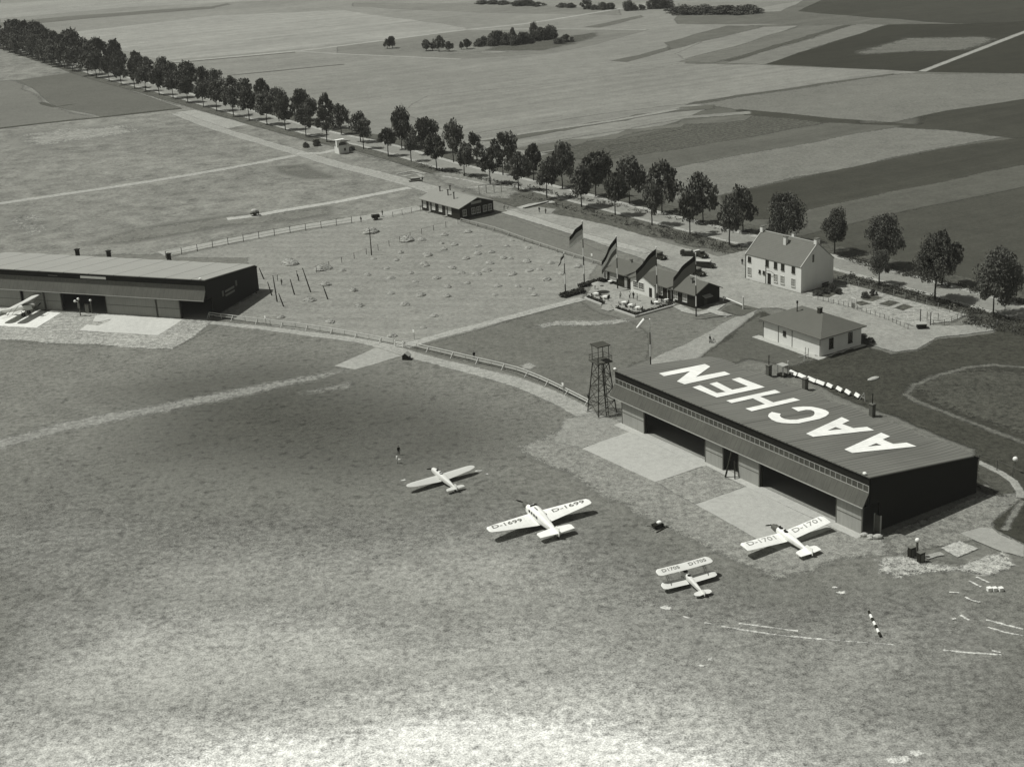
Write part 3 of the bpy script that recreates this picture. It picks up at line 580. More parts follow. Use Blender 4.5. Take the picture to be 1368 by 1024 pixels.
# ---------------------------------------------------------------- hangars
def roofz(v): return 9.5 - (v - .6) * 2.75 / 22.4
def hangar(name, label, loc, rz, x0, x1, roofm, doorm, doors, gap_l, scallop, bays, barm=M_BAR):
    t = thing(name, label, 'hangar', loc, rz)
    D = 24.5; w = .25
    # floor
    fl = MB().box(x0 + w, .2, -.3, x1 - w, D - w, .06); fl.build('floor', M_CONC, t)
    # end walls: recess under the front eave
    for nm, x in (('end_wall', x0), ('end_wall', x1 - w)):
        pr = [(.9, 4.75), (2.9, 4.7), (2.9, 0), (D, 0), (D, 6.0), (D - 1.5, roofz(D - 1.5) - .05), (.9, roofz(.9) - .05)]
        MB().extr([(x, a, b) for a, b in pr], (w, 0, 0)).build(nm, M_BLACKY, t)
    MB().box(x0 + w, D - w, 0, x1 - w, D - .02, 6.0).build('back_wall', M_BLACK, t)
    MB().extr([(x0 - .1, D - 1.4, roofz(D - 1.5) - .05), (x0 - .1, D + .15, 5.95), (x0 - .1, D + .15, 5.75), (x0 - .1, D - 1.5, roofz(D - 1.5) - .3)], (x1 - x0 + .2, 0, 0)).build('rear_eave', M_BLACK, t)
    # front: dark band, strip of windows, sloping canopy
    MB().box(x0 + .02, .6, 7.98, x1 - .02, .8, 9.3).build('fascia_board', M_BLACK, t)
    gl = MB().box(x0 + .05, .62, 6.9, x1 - .05, .68, 7.95).build('window_band', M_GLASS, t)
    b = MB(); n = int((x1 - x0) / 1.12)
    for i in range(n + 1):
        x = x0 + .05 + (x1 - x0 - .1) * i / n; b.box(x - .06, .56, 6.94, x + .06, .615, 7.86)
    b.box(x0, .55, 7.87, x1, .59, 7.97); b.box(x0, .52, 6.82, x1, .6, 6.93)
    b.build('glazing_grid', barm, gl)
    MB().extr([(x0 - .1, .5, 6.85), (x0 - .1, -.7, 4.82), (x0 - .1, -.55, 4.74), (x0 - .1, .66, 6.78)], (x1 - x0 + .2, 0, 0)).build('canopy', M_CANOPY, t)
    MB().box(x0 - .1, -.8, 4.68, x1 + .1, -.71, 4.82).build('drip_rail', M_TRIM, t)
    MB().box(x0 + .2, -.05, 4.62, x1 - .2, .6, 4.72).build('door_lintel', M_BLACK, t)
    # roof
    b = MB(); nu = bays * 12; vs = [.35, 6, 12, 16, 18, 20, 21.5, 23]; U = [x0 - .35 + (x1 - x0 + .7) * i / nu for i in range(nu + 1)]
    def top(u, v):
        k = (u - x0 + .35) / (x1 - x0 + .7) * bays
        return roofz(v) + scallop * max(0, (v - 17) / 6) ** 1.4 * abs(math.sin(math.pi * k))
    V = []; Fc = []
    for v in vs:
        for u in U: V.append((u, v + (.5 * scallop * abs(math.sin(math.pi * (u - x0 + .35) / (x1 - x0 + .7) * bays)) if v == 23 else 0), top(u, v)))
    nU = len(U); nb = len(V); V += [(p[0], p[1], p[2] - .18) for p in V]
    for j in range(len(vs) - 1):
        for i in range(nu):
            q = (j * nU + i, j * nU + i + 1, (j + 1) * nU + i + 1, (j + 1) * nU + i); Fc += [q, tuple(nb + k for k in reversed(q))]
    for j in (0, len(vs) - 1):
        for i in range(nu): Fc.append((j * nU + i, j * nU + i + 1, nb + j * nU + i + 1, nb + j * nU + i))
    for i in (0, nu):
        for j in range(len(vs) - 1): Fc.append((j * nU + i, (j + 1) * nU + i, nb + (j + 1) * nU + i, nb + j * nU + i))
    b.add(V, Fc); roof = b.build('roof', roofm, t)
    # doors
    for a, c, off in doors:
        d = MB().box(a, off, .05, c, off + .16, 4.6).build('door_panel', doorm, t)
        f = MB().box(a - .04, off - .05, .05, a + .1, off - .004, 4.58).box(c - .1, off - .05, .05, c + .04, off - .004, 4.58).box(a + .1, off - .04, 2.3, c - .1, off - .004, 2.42)
        f.build('door_frame', M_GREYWOOD, d)
    for x in gap_l: MB().box(x - .12, .25, .05, x + .12, .5, 4.6).build('door_post', M_DARK, t)
    for k in (x0 + .1, x1 - .9):
        MB().ball((k, .55, roofz(.5) + .2), .28, 8, 5, sq=(1.3, 1, .8)).tube([(k, .55, roofz(.5)), (k, .55, roofz(.5) + .1)], .08).build('roof_lamp', M_WHITE, t)
    return t, roof

HA = g(825, 563); HR = ang((825, 563), (1151, 714))
hang, hroof = hangar('hangar', 'long dark hangar with AACHEN painted in white across its roof', HA, HR, -1.2, 60.6, M_ROOFD, M_DOOR,
                     [(1.4, 7.8, 0), (24.3, 28.8, 0), (32.6, 37.6, 0), (54.7, 60.0, 0)], [24.1, 54.5, 7.95, 37.8], .45, 6)
# roof letters: outlines taken on the roof plane
def on_roof(px, lift=.05):
    """point of the sloping roof plane seen at px, in hangar coordinates"""
    inv = Matrix.Rotation(-HR, 4, 'Z'); z = 8.5
    for _ in range(8):
        q = inv @ (g(px[0], px[1], z) - HA); z = roofz(q.y)
    return q.x, q.y
K1, K2, K4 = (870, 475, 6.84), (1040, 520, 6.84), (1010, 470, 7.6)
LET = [[Z(K1, (80, 165), (118, 188), (362, 142), (243, 238), (305, 262), (715, 172), (668, 150), (400, 200), (532, 102), (490, 82))],
       [Z(K1, (385, 292), (600, 382), (1028, 290), (805, 205), (742, 220), (895, 285), (740, 318), (600, 247), (540, 260), (690, 335), (600, 348), (445, 275))],
       [Z(K1, (695, 415), (735, 433), (930, 390), (1050, 447), (870, 487), (918, 507), (1350, 408), (1300, 392), (1115, 433), (985, 375), (1172, 338), (1130, 318))],
       [Z(K4, (370, 570), (430, 603), (505, 588), (560, 590), (598, 606), (605, 630), (590, 652), (560, 666), (420, 693), (350, 695), (290, 687), (250, 670), (232, 650), (242, 632), (165, 616), (138, 634), (132, 658), (165, 690), (215, 712), (275, 723), (380, 728), (430, 725), (640, 680), (700, 655), (730, 630), (728, 612), (700, 595), (640, 577), (570, 563), (480, 560))],
       [Z(K2, (262, 408), (580, 260), (640, 288), (572, 318), (685, 360), (808, 348), (862, 375), (318, 433)), Z(K2, (440, 382), (520, 345), (590, 368))],
       [Z(K2, (612, 552), (940, 402), (1010, 432), (942, 460), (1050, 505), (1170, 492), (1248, 522), (675, 580)), Z(K2, (808, 527), (892, 492), (952, 515))]]
def outset(P, d):
    a = sum(P[i - 1].x * P[i].y - P[i].x * P[i - 1].y for i in range(len(P))); s_ = 1 if a > 0 else -1; o = []
    for i, p in enumerate(P):
        u, w_ = (p - P[i - 1]).normalized(), (P[(i + 1) % len(P)] - p).normalized()
        n1, n2 = Vector((u.y, -u.x, 0)) * s_, Vector((w_.y, -w_.x, 0)) * s_; m_ = (n1 + n2).normalized()
        o.append(p + m_ * (d / max(.6, m_.dot(n1))))
    return o
for loops in LET:
    L3 = [outset([Vector((*on_roof(p), 0)) for p in lp], .14 if k == 0 else -.10) for k, lp in enumerate(loops)]; flat = [p for lp in L3 for p in lp]
    tri = tessellate_polygon(L3); b = MB(); b.add([(p.x, p.y, roofz(p.y) + .09) for p in flat], tri)
    b.build('roof_letter', M_ROOFWHITE, hroof)
# timber prop leaning in the middle gap, benches and small door near the end corner
t = thing('timber_prop', 'dark timber prop leaning outside the middle gap of the AACHEN hangar', 'prop', HA + Matrix.Rotation(HR, 3, 'Z') @ Vector((31.2, -1.6, 0)), HR)
MB().bar((0, 0, 0), (.5, 1.0, 4.6), .28, .22).build('beam', M_DARKWOOD, t); MB().bar((1.6, .7, 0), (.9, 1.2, 3.0), .2).build('strut', M_DARKWOOD, t)
t = thing('hangar_side_door', 'pale narrow door panel standing at the dark right corner of the AACHEN hangar', 'door', HA + Matrix.Rotation(HR, 3, 'Z') @ Vector((61.0, 2.2, 0)), HR)
MB().box(-.55, 0, .1, .55, .1, 2.9).build('leaf', M_GREYWOOD, t); MB().box(-.68, -.05, 0, -.56, .15, 3.05).box(.56, -.05, 0, .68, .15, 3.05).build('frame', M_PALEWOOD, t)
for i, (u, v, s) in enumerate(((60.6, -.1, .5), (61.5, .3, .45), (62.4, .9, .6), (61.9, -.2, .35))):
    b = MB().ball((0, 0, s * .55), s, 7, 5, sq=(1.3, .9, .7)).ball((s * .7, .1, s * .4), s * .6, 6, 4)
    tag(b.build('chalk_block', mat('chalk lump', 190, .2, 3)), ['large', 'second', 'biggest upright', 'smallest'][i] + ' white chalk block at the dark corner of the AACHEN hangar', 'block', 'chalk blocks at the hangar corner').location = HA + Matrix.Rotation(HR, 3, 'Z') @ Vector((u, v, 0))

LB = g(277, 428); LR = ang((60.7, 413.8), (277, 428))
lhang, lroof = hangar('hangar', 'long hangar with pale felt roof cut off by the left edge', LB, LR, -71.5, 0, M_ROOFL, M_DOORL,
                      [(-26.7, -13.2, 0), (-12.9, -6.9, 0), (-43.7, -39.2, 0), (-49.8, -44.1, .05), (-71, -50.6, 0)], [-39.0, -6.7, -26.9], .12, 10, mat('weathered glazing bar', 100, .3, .4))
b = MB().box(-33.2, .52, 8.25, -26.2, .58, 8.85); b.build('name_board', M_WHITE, lhang)
b = MB().box(-42.2, .52, 8.4, -39.6, .58, 8.6); b.build('name_board', M_GREYWOOD, lhang)
for y, z, hh in ((7.6, 3.4, 1.3), (13.9, 4.1, 1.3)):
    MB().box(.002, y, z, .06, y + .7, z + hh).build('window', mat('gable window', 120, .3, 2), lhang)
for z in (3.0, 3.95): MB().box(.002, 9.0, z, .06, 13.2, z + .5).build('sign_board', mat('gable board', 128, .2, 2), lhang)
# chimney stacks behind the AACHEN hangar
for i, px in enumerate(((1027, 503), (1075.5, 521), (1165, 556))):
    t = thing('stove_chimney', ['square stove chimney with pipe behind the letter N of the roof', 'square stove chimney without pipe behind the letter H of the roof', 'square stove chimney with pipe behind the middle letters A of the roof'][i], 'chimney', g(*px), HR, 'stove chimneys behind the AACHEN hangar')
    MB().box(-.42, -.42, 0, .42, .42, 2.3).build('stack', mat('sooty chimney', 104, .3, 2), t); MB().box(-.5, -.5, 2.3, .5, .5, 2.45).build('cap', M_GREYWOOD, t)
    if i != 1: MB().tube([(0, 0, 2.45), (0, 0, 4.4)], .09).build('pipe', M_DARK, t)

for i, px in enumerate(((97, 337), (141.5, 338), (221, 342.5))):
    inv = Matrix.Rotation(-LR, 4, 'Z'); q = inv @ (g(px[0], px[1], 7.4) - LB)
    t = thing('stove_chimney', ['left', 'middle', 'right'][i] + ' of three dark chimney stubs behind the pale roofed left hangar', 'chimney', LB + Matrix.Rotation(LR, 3, 'Z') @ Vector((q.x, 25.6, 0)), LR, 'stove chimneys behind the left hangar')
    MB().box(-.4, -.4, 0, .4, .4, 7.6).build('stack', mat('dark chimney', 60, .3, 2), t); MB().box(-.55, -.55, 7.6, .55, .55, 7.8).build('cap', M_DARK, t)

# ---------------------------------------------------------------- windows
def window(parent, x, z, w, h, y=0.0, side='F', m=None, frame=True, bars=(1, 2)):
    """window in a wall: side F looks to -y, R looks to +x"""
    P = (lambda u, d, q: (x + u, y - d, z + q)) if side == 'F' else (lambda u, d, q: (x + d, y + u, z + q))
    def bx(b, u0, u1, q0, q1, d0, d1):
        a, c = P(u0, d0, q0), P(u1, d1, q1); lo = [min(i, j) for i, j in zip(a, c)]; hi = [max(i, j) for i, j in zip(a, c)]
        return b.box(*lo, *hi)
    fr = MB(); k = .11
    bx(fr, -w / 2 - k, -w / 2, -k, h + k, .004, .09); bx(fr, w / 2, w / 2 + k, -k, h + k, .004, .09)
    bx(fr, -w / 2, w / 2, h, h + k, .004, .09); bx(fr, -w / 2 - k * 1.4, w / 2 + k * 1.4, -k * 1.6, -.002, .004, .16)
    for i in range(1, bars[0] + 1): u = -w / 2 + w * i / (bars[0] + 1); bx(fr, u - .035, u + .035, 0, h, .034, .07)
    for i in range(1, bars[1] + 1): q = h * i / (bars[1] + 1); bx(fr, -w / 2, w / 2, q - .03, q + .03, .036, .066)
    f = fr.build('window', M_FRAME if frame else M_DARKWOOD, parent)
    bx(MB(), -w / 2, w / 2, 0, h, .004, .03).build('pane', m or M_PANE, f); return f
def chimney(parent, x, y, z, w, d, h, m=None):
    c = MB().box(x - w / 2, y - d / 2, z, x + w / 2, y + d / 2, z + h).build('chimney', m or M_BRICK, parent)
    MB().box(x - w / 2 - .08, y - d / 2 - .08, z + h, x + w / 2 + .08, y + d / 2 + .08, z + h + .16).build('cap', M_GREYWOOD, c); return c
def gable_roof(x0, x1, y0, y1, ze, zr, over=.4, th=.16, axis='X', eave=None):
    """pitched slabs, ridge along X (or Y)"""
    b = MB(); ym = (y0 + y1) / 2; s = (zr - ze) / (ym - y0)
    pr = [(y0 - over, ze - s * over), (ym, zr), (y1 + over, ze - s * over), (y1 + over, ze - s * over - th), (ym, zr - th * 1.2), (y0 - over, ze - s * over - th)]
    if axis == 'X': return b.extr([(x0 - over, a, c) for a, c in pr], (x1 - x0 + 2 * over, 0, 0))
    return b.extr([(a, x0 - over, c) for a, c in pr], (0, x1 - x0 + 2 * over, 0))
def gable_body(x0, x1, y0, y1, ze, zr, axis='X'):
    ym = (y0 + y1) / 2; pr = [(y0, 0), (y1, 0), (y1, ze), (ym, zr), (y0, ze)]
    if axis == 'X': return MB().extr([(x0, a, c) for a, c in pr], (x1 - x0, 0, 0))
    return MB().extr([(a, x0, c) for a, c in pr], (0, x1 - x0, 0))

# ---------------------------------------------------------------- white two storey house
A, rz, L, D = frame3((995.9, 371.7), (1069.9, 391.3), (1119.8, 379.9))
t = thing('house', 'white two-storey house with steep tiled roof beside the avenue', 'house', A, rz)
gable_body(0, L, 0, D, 6.0, 10.35).build('wall', M_PLASTER, t)
rf = gable_roof(.25, L - .25, 0, D, 6.08, 10.62, .1).build('roof', M_TILE, t)
for x in (-.12, L - .28):   # pale verge copings
    b = MB()
    b.bar((x + .2, -.2, 5.95), (x + .2, D / 2, 10.66), .26, .16); b.bar((x + .2, D + .2, 5.95), (x + .2, D / 2, 10.66), .26, .16)
    b.build('verge_coping', mat('pale coping', 180, .12, 2), t)
MB().box(.3, D / 2 - .16, 10.56, L - .3, D / 2 + .16, 10.72).build('ridge_tiles', mat('pale coping', 180, .12, 2), t)
chimney(rf, .35, D / 2, 10.3, .8, 1.2, 1.3, M_PLASTER); chimney(rf, L - .35, D / 2, 10.3, .8, 1.2, 1.2, M_PLASTER)
chimney(rf, L * .52, D / 2 - 1.6, 9.0, .8, .8, 1.9, M_PLASTER); chimney(rf, L * .55, D / 2 + .5, 10.1, .7, .7, 1.4, M_PLASTER)
for x, h in ((1.3, 1.05), (6.9, 1.3), (9.55, 1.3), (11.75, 1.3), (15.0, 1.3)): window(t, x, 4.35, .78, h, 0, 'F', M_PANE, False)
for x in (1.3, 9.6, 11.7, 15.0): window(t, x, 1.15, 1.0, 1.7, 0, 'F', M_CURT, True)
for x in (4.6, 5.9): window(t, x, 2.25, .4, .6, 0, 'F', M_PANE, False)
MB().box(7.1, -.06, .1, 8.1, -.004, 2.7).build('door', mat('dark door', 40, .2, 2), t)
MB().box(6.7, -.5, 0, 8.5, -.01, .12).build('doorstep', M_CONC, t)
b = MB(); b.tube([(6.5, -.1, 2.9), (6.9, -.45, 3.35), (7.8, -.6, 3.5), (8.8, -.45, 3.35), (9.3, -.1, 2.9)], .05); b.build('arch_bracket', M_GREYWOOD, t)
MB().tube([(.05, -.09, 0), (.05, -.09, 6)], .07).build('downpipe', M_GREYWOOD, t); MB().tube([(6.5, -.09, 0), (6.5, -.09, 6)], .06).build('downpipe', M_GREYWOOD, t)
MB().box(L + .004, 3.6, 6.4, L + .03, 4.2, 8.2).build('shutter', M_GREYWOOD, t)
tt = thing('bench', 'dark garden bench against the gable of the white two-storey house', 'bench', A + Matrix.Rotation(rz, 3, 'Z') @ Vector((L + .7, 7.7, 0)), rz)
MB().box(-.25, -1.1, .42, .25, 1.1, .5).build('seat', M_DARKWOOD, tt); MB().box(-.3, -1.1, .6, -.24, 1.1, .95).build('backrest', M_DARKWOOD, tt)
for y in (-.95, .95): MB().box(-.25, y - .05, 0, .25, y + .05, .42).build('leg', M_DARKWOOD, tt)
HOUSE = (A, rz, L, D)

# ---------------------------------------------------------------- small white hipped building
A, rz, L, D = frame3((1019.3, 450.8), (1095.9, 477.1), (1148.5, 460.2))
t = thing('annex_building', 'small white single-storey building with dark hipped roof', 'building', A, rz)
MB().box(0, 0, 0, L, D, 4.15).build('wall', M_PLASTER, t)
o = .75; E0, ZR = 4.12, 7.0; xa, xb = 5.4, L - 5.2; ym = D / 2
V = [(-o, -o, E0), (L + o, -o, E0), (L + o, D + o, E0), (-o, D + o, E0), (xa, ym, ZR), (xb, ym, ZR)]; V += [(p[0], p[1], p[2] - .16) for p in V[:4]]
rf = MB().add(V, [(0, 1, 5, 4), (1, 2, 5), (2, 3, 4, 5), (3, 0, 4), (0, 6, 7, 1), (1, 7, 8, 2), (2, 8, 9, 3), (3, 9, 6, 0), (9, 8, 7, 6)]).build('roof', M_FELT, t)
chimney(rf, xb - .6, ym - .3, 6.5, .75, .75, 1.3, mat('dark chimney', 60, .3, 2)); MB().tube([(xa + .5, ym - 1.8, 5.9), (xa + .5, ym - 1.8, 8.0)], .1).build('stove_pipe', M_DARK, rf)
MB().tube([(xa + .5, ym - 1.8, 8.0), (xa + .5, ym - 1.8, 8.5)], .2).build('cowl', M_DARK, rf)
RM_ = Matrix.Rotation(rz, 3, 'Z')
patch('path', [tuple((A + RM_ @ Vector((x, y, 0))).xy) for x, y in ((-1.6, -1.7), (L + 1.2, -1.7), (L + 1.2, D + .5), (L - .1, D + .5), (L - .1, .3), (-1.6, .3))], gm('pale apron path', 186, .05, .1, .1, 0, soft=.1, rag=.2), .4, 3, world=True)
for x in (.12, 4.6, 8.6, L - .15): MB().box(x - .07, -.06, .15, x + .07, -.004, 4.0).build('wall_batten', M_GREYWOOD, t)
window(t, 6.4, 2.1, .6, .8, 0, 'F', M_PANE, False, (0, 0))
for y in (2.9, 8.2): window(t, L, 1.3, .95, 2.0, y, 'R', M_PANE, False)
t = thing('timber_trestle', 'pale timber trestle standing in front of the small white hipped building', 'trestle', A + Matrix.Rotation(rz, 3, 'Z') @ Vector((L - 1.2, -2.6, 0)), rz)
for x in (-.4, .4): MB().bar((x, 0, 0), (x, .1, 2.3), .1).build('post', M_PALEWOOD, t)
MB().bar((-1.3, -.9, .15), (.2, .1, .9), .14).build('ramp_board', M_PALEWOOD, t)

# ---------------------------------------------------------------- dark timber barrack with gable board
A, rz, L, D = frame3((564, 280.3), (614.8, 294), (668.7, 286))
t = thing('barrack', 'dark timber barrack with pale roof and a board on its gable', 'barrack', A, rz)
gable_body(0, L, 0, D, 3.5, 5.3).build('wall', M_WOOD, t)
rf = gable_roof(0, L, 0, D, 3.62, 5.55, .65).build('roof', M_FELT2, t)
for x, y in ((3.0, D / 2 - 1.3), (8.2, D / 2 - 2.2), (12.2, D / 2 - 3.0), (4.4, D / 2 + 1.3)): MB().tube([(x, y, 4.4), (x, y, 6.4)], .16).box(x - .24, y - .24, 6.4, x + .24, y + .24, 6.55).build('stove_pipe', M_DARK, rf)
for x in (1.6, 6.0, 9.4, 13.9): window(t, x, 1.1, 1.4, 1.9, 0, 'F', mat('bright pane', 200, .15, 2), True)
for x in (4.0, 12.2): d = MB().box(x - .4, -.07, 0, x + .4, -.004, 2.9).build('door', mat('pale door', 176, .1, 2), t); MB().box(x - .6, -1.1, 0, x + .6, -.08, .25).build('doorstep', M_CONC, d)
for y in (.14, .40, .55, .74, .89): window(t, L, 1.0, .09 * D, 1.6, y * D, 'R', mat('shaded pane', 96, .3, 1.5, .4), True, (1, 1))  # gable panes darkened in colour for the shadow on this side
MB().box(L + .004, D / 2 - 1.9, 3.7, L + .08, D / 2 + 1.7, 4.45).build('name_board', mat('pale board', 170, .1, 2), t)

# ---------------------------------------------------------------- restaurant with white gabled bay
A, rz, L, D = frame3(Z(TZ, (425, 520))[0], Z(TZ, (1120, 725))[0], Z(TZ, (1322, 668))[0])
t = thing('restaurant', 'dark timber restaurant with white gabled bay facing the terrace', 'restaurant', A, rz)
RM = Matrix.Rotation(rz, 3, 'Z'); RA = A
gable_body(0, L, 0, D, 3.3, 5.0).build('wall', M_WOOD, t)
rf = gable_roof(0, L, 0, D, 3.42, 5.25, .55).build('roof', M_FELT, t)
def rx(px, y=0.0):   # how far along the front a surveyed point lies
    return (RM.inverted() @ (g(*px) - A)).x
bx0, bx1 = rx(Z(TZ, (628, 588))[0]), rx(Z(TZ, (812, 645))[0]); bm = (bx0 + bx1) / 2
gable_body(-1.2, D / 2, bx0, bx1, 3.3, 4.9, 'Y').build('gabled_bay', M_PLASTER, t)
gable_roof(-1.2, D / 2 - .6, bx0, bx1, 3.42, 5.05, .35, .16, 'Y').build('bay_roof', M_FELT, t)
window(t, bx0 + 1.75, 1.45, 1.5, 1.4, -1.2, 'F', M_PANE, True, (2, 2)); window(t, bx0 + 3.7, 1.45, 1.5, 1.4, -1.2, 'F', M_PANE, True, (2, 2))
MB().box(bx1 - 1.75, -1.27, 0, bx1 - .85, -1.204, 2.3).build('door', mat('dark door', 40, .2, 2), t)
for q in ((465, 500), (520, 515), (550, 520)): window(t, rx(Z(TZ, q)[0]) , 1.1, 1.0, 1.7, 0, 'F', M_CURT, True)
for q in ((868, 640), (972, 680), (1050, 700)): window(t, rx(Z(TZ, q)[0]), 1.0, 1.15, 1.8, 0, 'F', M_CURT, True)
x = rx(Z(TZ, (922, 665))[0]); d = MB().box(x - .5, -.07, .1, x + .5, -.004, 2.6).build('door', mat('dark door', 40, .2, 2), t); MB().box(x - .65, -.09, .1, x - .51, -.004, 2.75).box(x + .51, -.09, .1, x + .65, -.004, 2.75).box(x - .51, -.09, 2.62, x + .51, -.004, 2.75).build('door_frame', M_FRAME, d)
x = rx(Z(TZ, (590, 560))[0]); MB().box(x - .5, -.07, .1, x + .5, -.004, 2.5).build('door', mat('pale door', 176, .1, 2), t)
for x, y in ((4.6, D / 2 - .2), (7.9, D / 2 + 1.0), (L - 7, D / 2 + .3), (L - 3.6, D / 2 - 1.2)): chimney(rf, x, y, 4.2, .5, .5, 1.5, mat('pale pipe', 150, .2, 2))
MB().extr([(L + .004, 2.2, 2.5), (L + 1.1, 2.2, 2.1), (L + 1.1, 2.2, 2.02), (L + .004, 2.2, 2.4)], (0, 2.4, 0)).build('porch_roof', mat('pale porch', 160, .1, 2), t)
MB().box(L + .004, 2.8, .1, L + .06, 3.8, 2.2).build('door', mat('brown door', 70, .2, 2), t)
# terrace kerbs, clipped hedge, tables
KERB = mat('white kerb', 208, .1, 2); HEDGE = mat('clipped hedge', 58, .5, 3.5, .9, bump=.6)
def leafbox(name, p, q, w, h, label, m, cat='hedge', n=0):
    """a clipped or rough hedge: leaf clumps along a line"""
    b = MB(); p, q = Vector(p), Vector(q); L_ = (q - p).length; d = (q - p).normalized(); s = Vector((-d.y, d.x, 0)); rr = random.Random(len(name) + int(L_ * 10))
    for i in range(n or int(L_ * 130 * w * max(h, .5))):
        c = d * rr.uniform(0, L_) + s * rr.uniform(-w / 2, w / 2) + Vector((0, 0, h * (rr.random() ** .6) * rr.uniform(.75, 1.1)))
        leaf(b, c, rr.uniform(.10, .24), rr)
    o = b.build(name, m); o.location = p; return tag(o, label, cat)
def leaf(b, c, s, rr, up=.3):
    n = Vector((rr.gauss(0, 1), rr.gauss(0, 1), rr.gauss(0, 1) + up)); n = n.normalized() if n.length > .01 else Vector((0, 0, 1))
    a = n.orthogonal().normalized(); a.rotate(Matrix.Rotation(rr.uniform(0, 6.28), 3, n)); e = n.cross(a)
    b.add([c + a * s, c + e * s * .7, c - a * s, c - e * s * .7], [(0, 1, 2, 3)])
HEDGELEAF = mat('hedge leaves', 66, .5, 1.2, .8)
ks = [(Z(TZ, (245, 648), (380, 700)), 'left', 'short white kerb with hedge at the left end of the restaurant terrace'), (Z(TZ, (482, 738), (648, 796)), 'front', 'white kerb with hedge along the front corner of the terrace'), (Z(TZ, (652, 794), (962, 706)), 'right', 'white kerb with hedge along the right side of the terrace')]
for (p, q), nm, lb in ks:
    a, b_ = g(*p), g(*q); tt = thing('terrace_kerb', lb.replace(' with hedge', ''), 'kerb', a)
    MB().bar(Vector((0, 0, .2)), b_ - a + Vector((0, 0, .2)), .3, .4).build('kerb_stone', KERB, tt)
    n = Vector((-(b_ - a).y, (b_ - a).x, 0)).normalized() * .7
    leafbox('terrace_hedge', a + n, b_ + n, .7, .8, lb.replace('white kerb with hedge', 'low dark hedge inside the kerb'), HEDGELEAF)
leafbox('flower_border', g(*Z(TZ, (60, 640))[0]), g(*Z(TZ, (235, 590))[0]), 2.2, .9, 'rough flower border at the far left of the terrace by the flagpoles', HEDGELEAF, 'border')
leafbox('flower_border', g(*Z(TZ, (200, 560))[0]), g(*Z(TZ, (415, 505))[0]), 1.6, .9, 'flower border running along the back left edge of the terrace', HEDGELEAF, 'border')
tables = [((370, 549), 'round white table nearest the back left border of the terrace'), ((450, 532), 'white table under the dark left wing wall'), ((335, 628), 'white table at the left kerb of the terrace'), ((405, 653), 'white table beside the seated guest in black'), ((557, 697), 'white table furthest left behind the front kerb'), ((607, 718), 'middle white table of three behind the front kerb'), ((665, 738), 'white table closest to the front corner of the terrace'), ((812, 696), 'white table below the third striped flagpole'), ((893, 678), 'white table next to the right end of the terrace')]
tb = None
for (px, lb) in tables:
    if tb is None:
        tb = thing('terrace_table', lb, 'table', g(*Z(TZ, px)[0]), 0, 'white tables on the terrace')
        MB().tube([(0, 0, .70), (0, 0, .77)], .5, 12).build('tabletop', M_WHITE, tb); MB().tube([(0, 0, 0), (0, 0, .7)], .06).build('leg', M_DARKWOOD, tb)
    else: dup(tb, g(*Z(TZ, px)[0]), random.uniform(0, 1), lb, scale=(1.25, .95, 1))
k = 0
CH = None
for (px, lb) in tables[2:]:
    for da in (.6, 2.6, 4.4):
        loc = g(*Z(TZ, px)[0]) + Vector((math.cos(da + k) * .95, math.sin(da + k) * .95, 0))
        lab = ['left', 'right', 'front'][int(da > 1) + int(da > 3)] + ' dark garden chair at the ' + lb.replace('white table', 'table')
        if CH is None:
            CH = thing('garden_chair', lab, 'chair', loc, da + k, 'garden chairs on the terrace')
            MB().box(-.24, -.24, .42, .24, .24, .47).build('seat', M_DARKWOOD, CH); MB().box(.2, -.24, .47, .25, .24, .95).build('backrest', M_DARKWOOD, CH)
            for x in (-.2, .2):
                for y in (-.2, .2): MB().box(x - .03, y - .03, 0, x + .03, y + .03, .42).build('leg', M_DARKWOOD, CH)
        else: dup(CH, loc, da + k, lab)
        k += 1
t = thing('parasol', 'large pale parasol open over a table at the left of the terrace', 'parasol', g(*Z(TZ, (352, 600))[0]))
b = MB(); n = 12
b.add([(0, 0, 2.75)] + [(1.55 * math.cos(6.283 * i / n), 1.55 * math.sin(6.283 * i / n), 2.15) for i in range(n)], [(0, i + 1, (i + 1) % n + 1) for i in range(n)])
b.build('canopy', mat('pale canvas', 168, .08, 2), t); MB().tube([(0, 0, 0), (0, 0, 2.72)], .035).build('pole', M_PALEWOOD, t)

# ---------------------------------------------------------------- kiosk by the road
A = g(459, 205); rz = HOUSE[1]
t = thing('kiosk', 'small white two-storey signal hut with pent roof by the avenue', 'hut', A, ang((455, 203), (472, 200)))
MB().box(-1.7, -.1, 0, 2.2, 3.1, 3.0).build('wall', M_PLASTER, t)
rf = MB(); rf.add([(-2.0, -.4, 3.0), (2.5, -.4, 3.0), (2.5, 3.4, 3.0), (-2.0, 3.4, 3.0), (.3, 1.5, 4.6)], [(0, 1, 4), (1, 2, 4), (2, 3, 4), (3, 0, 4), (3, 2, 1, 0)]); rf.build('roof', M_FELT, t)
MB().box(-2.5, -.3, 2.4, -1.72, .5, 4.9).build('sign_panel', M_WHITE, t); MB().box(-2.6, -.5, 4.9, .6, 1.0, 5.05).build('cover_board', M_WHITE, t)
window(t, .6, .9, .7, .9, -.1, 'F', M_PANE, True, (0, 0))

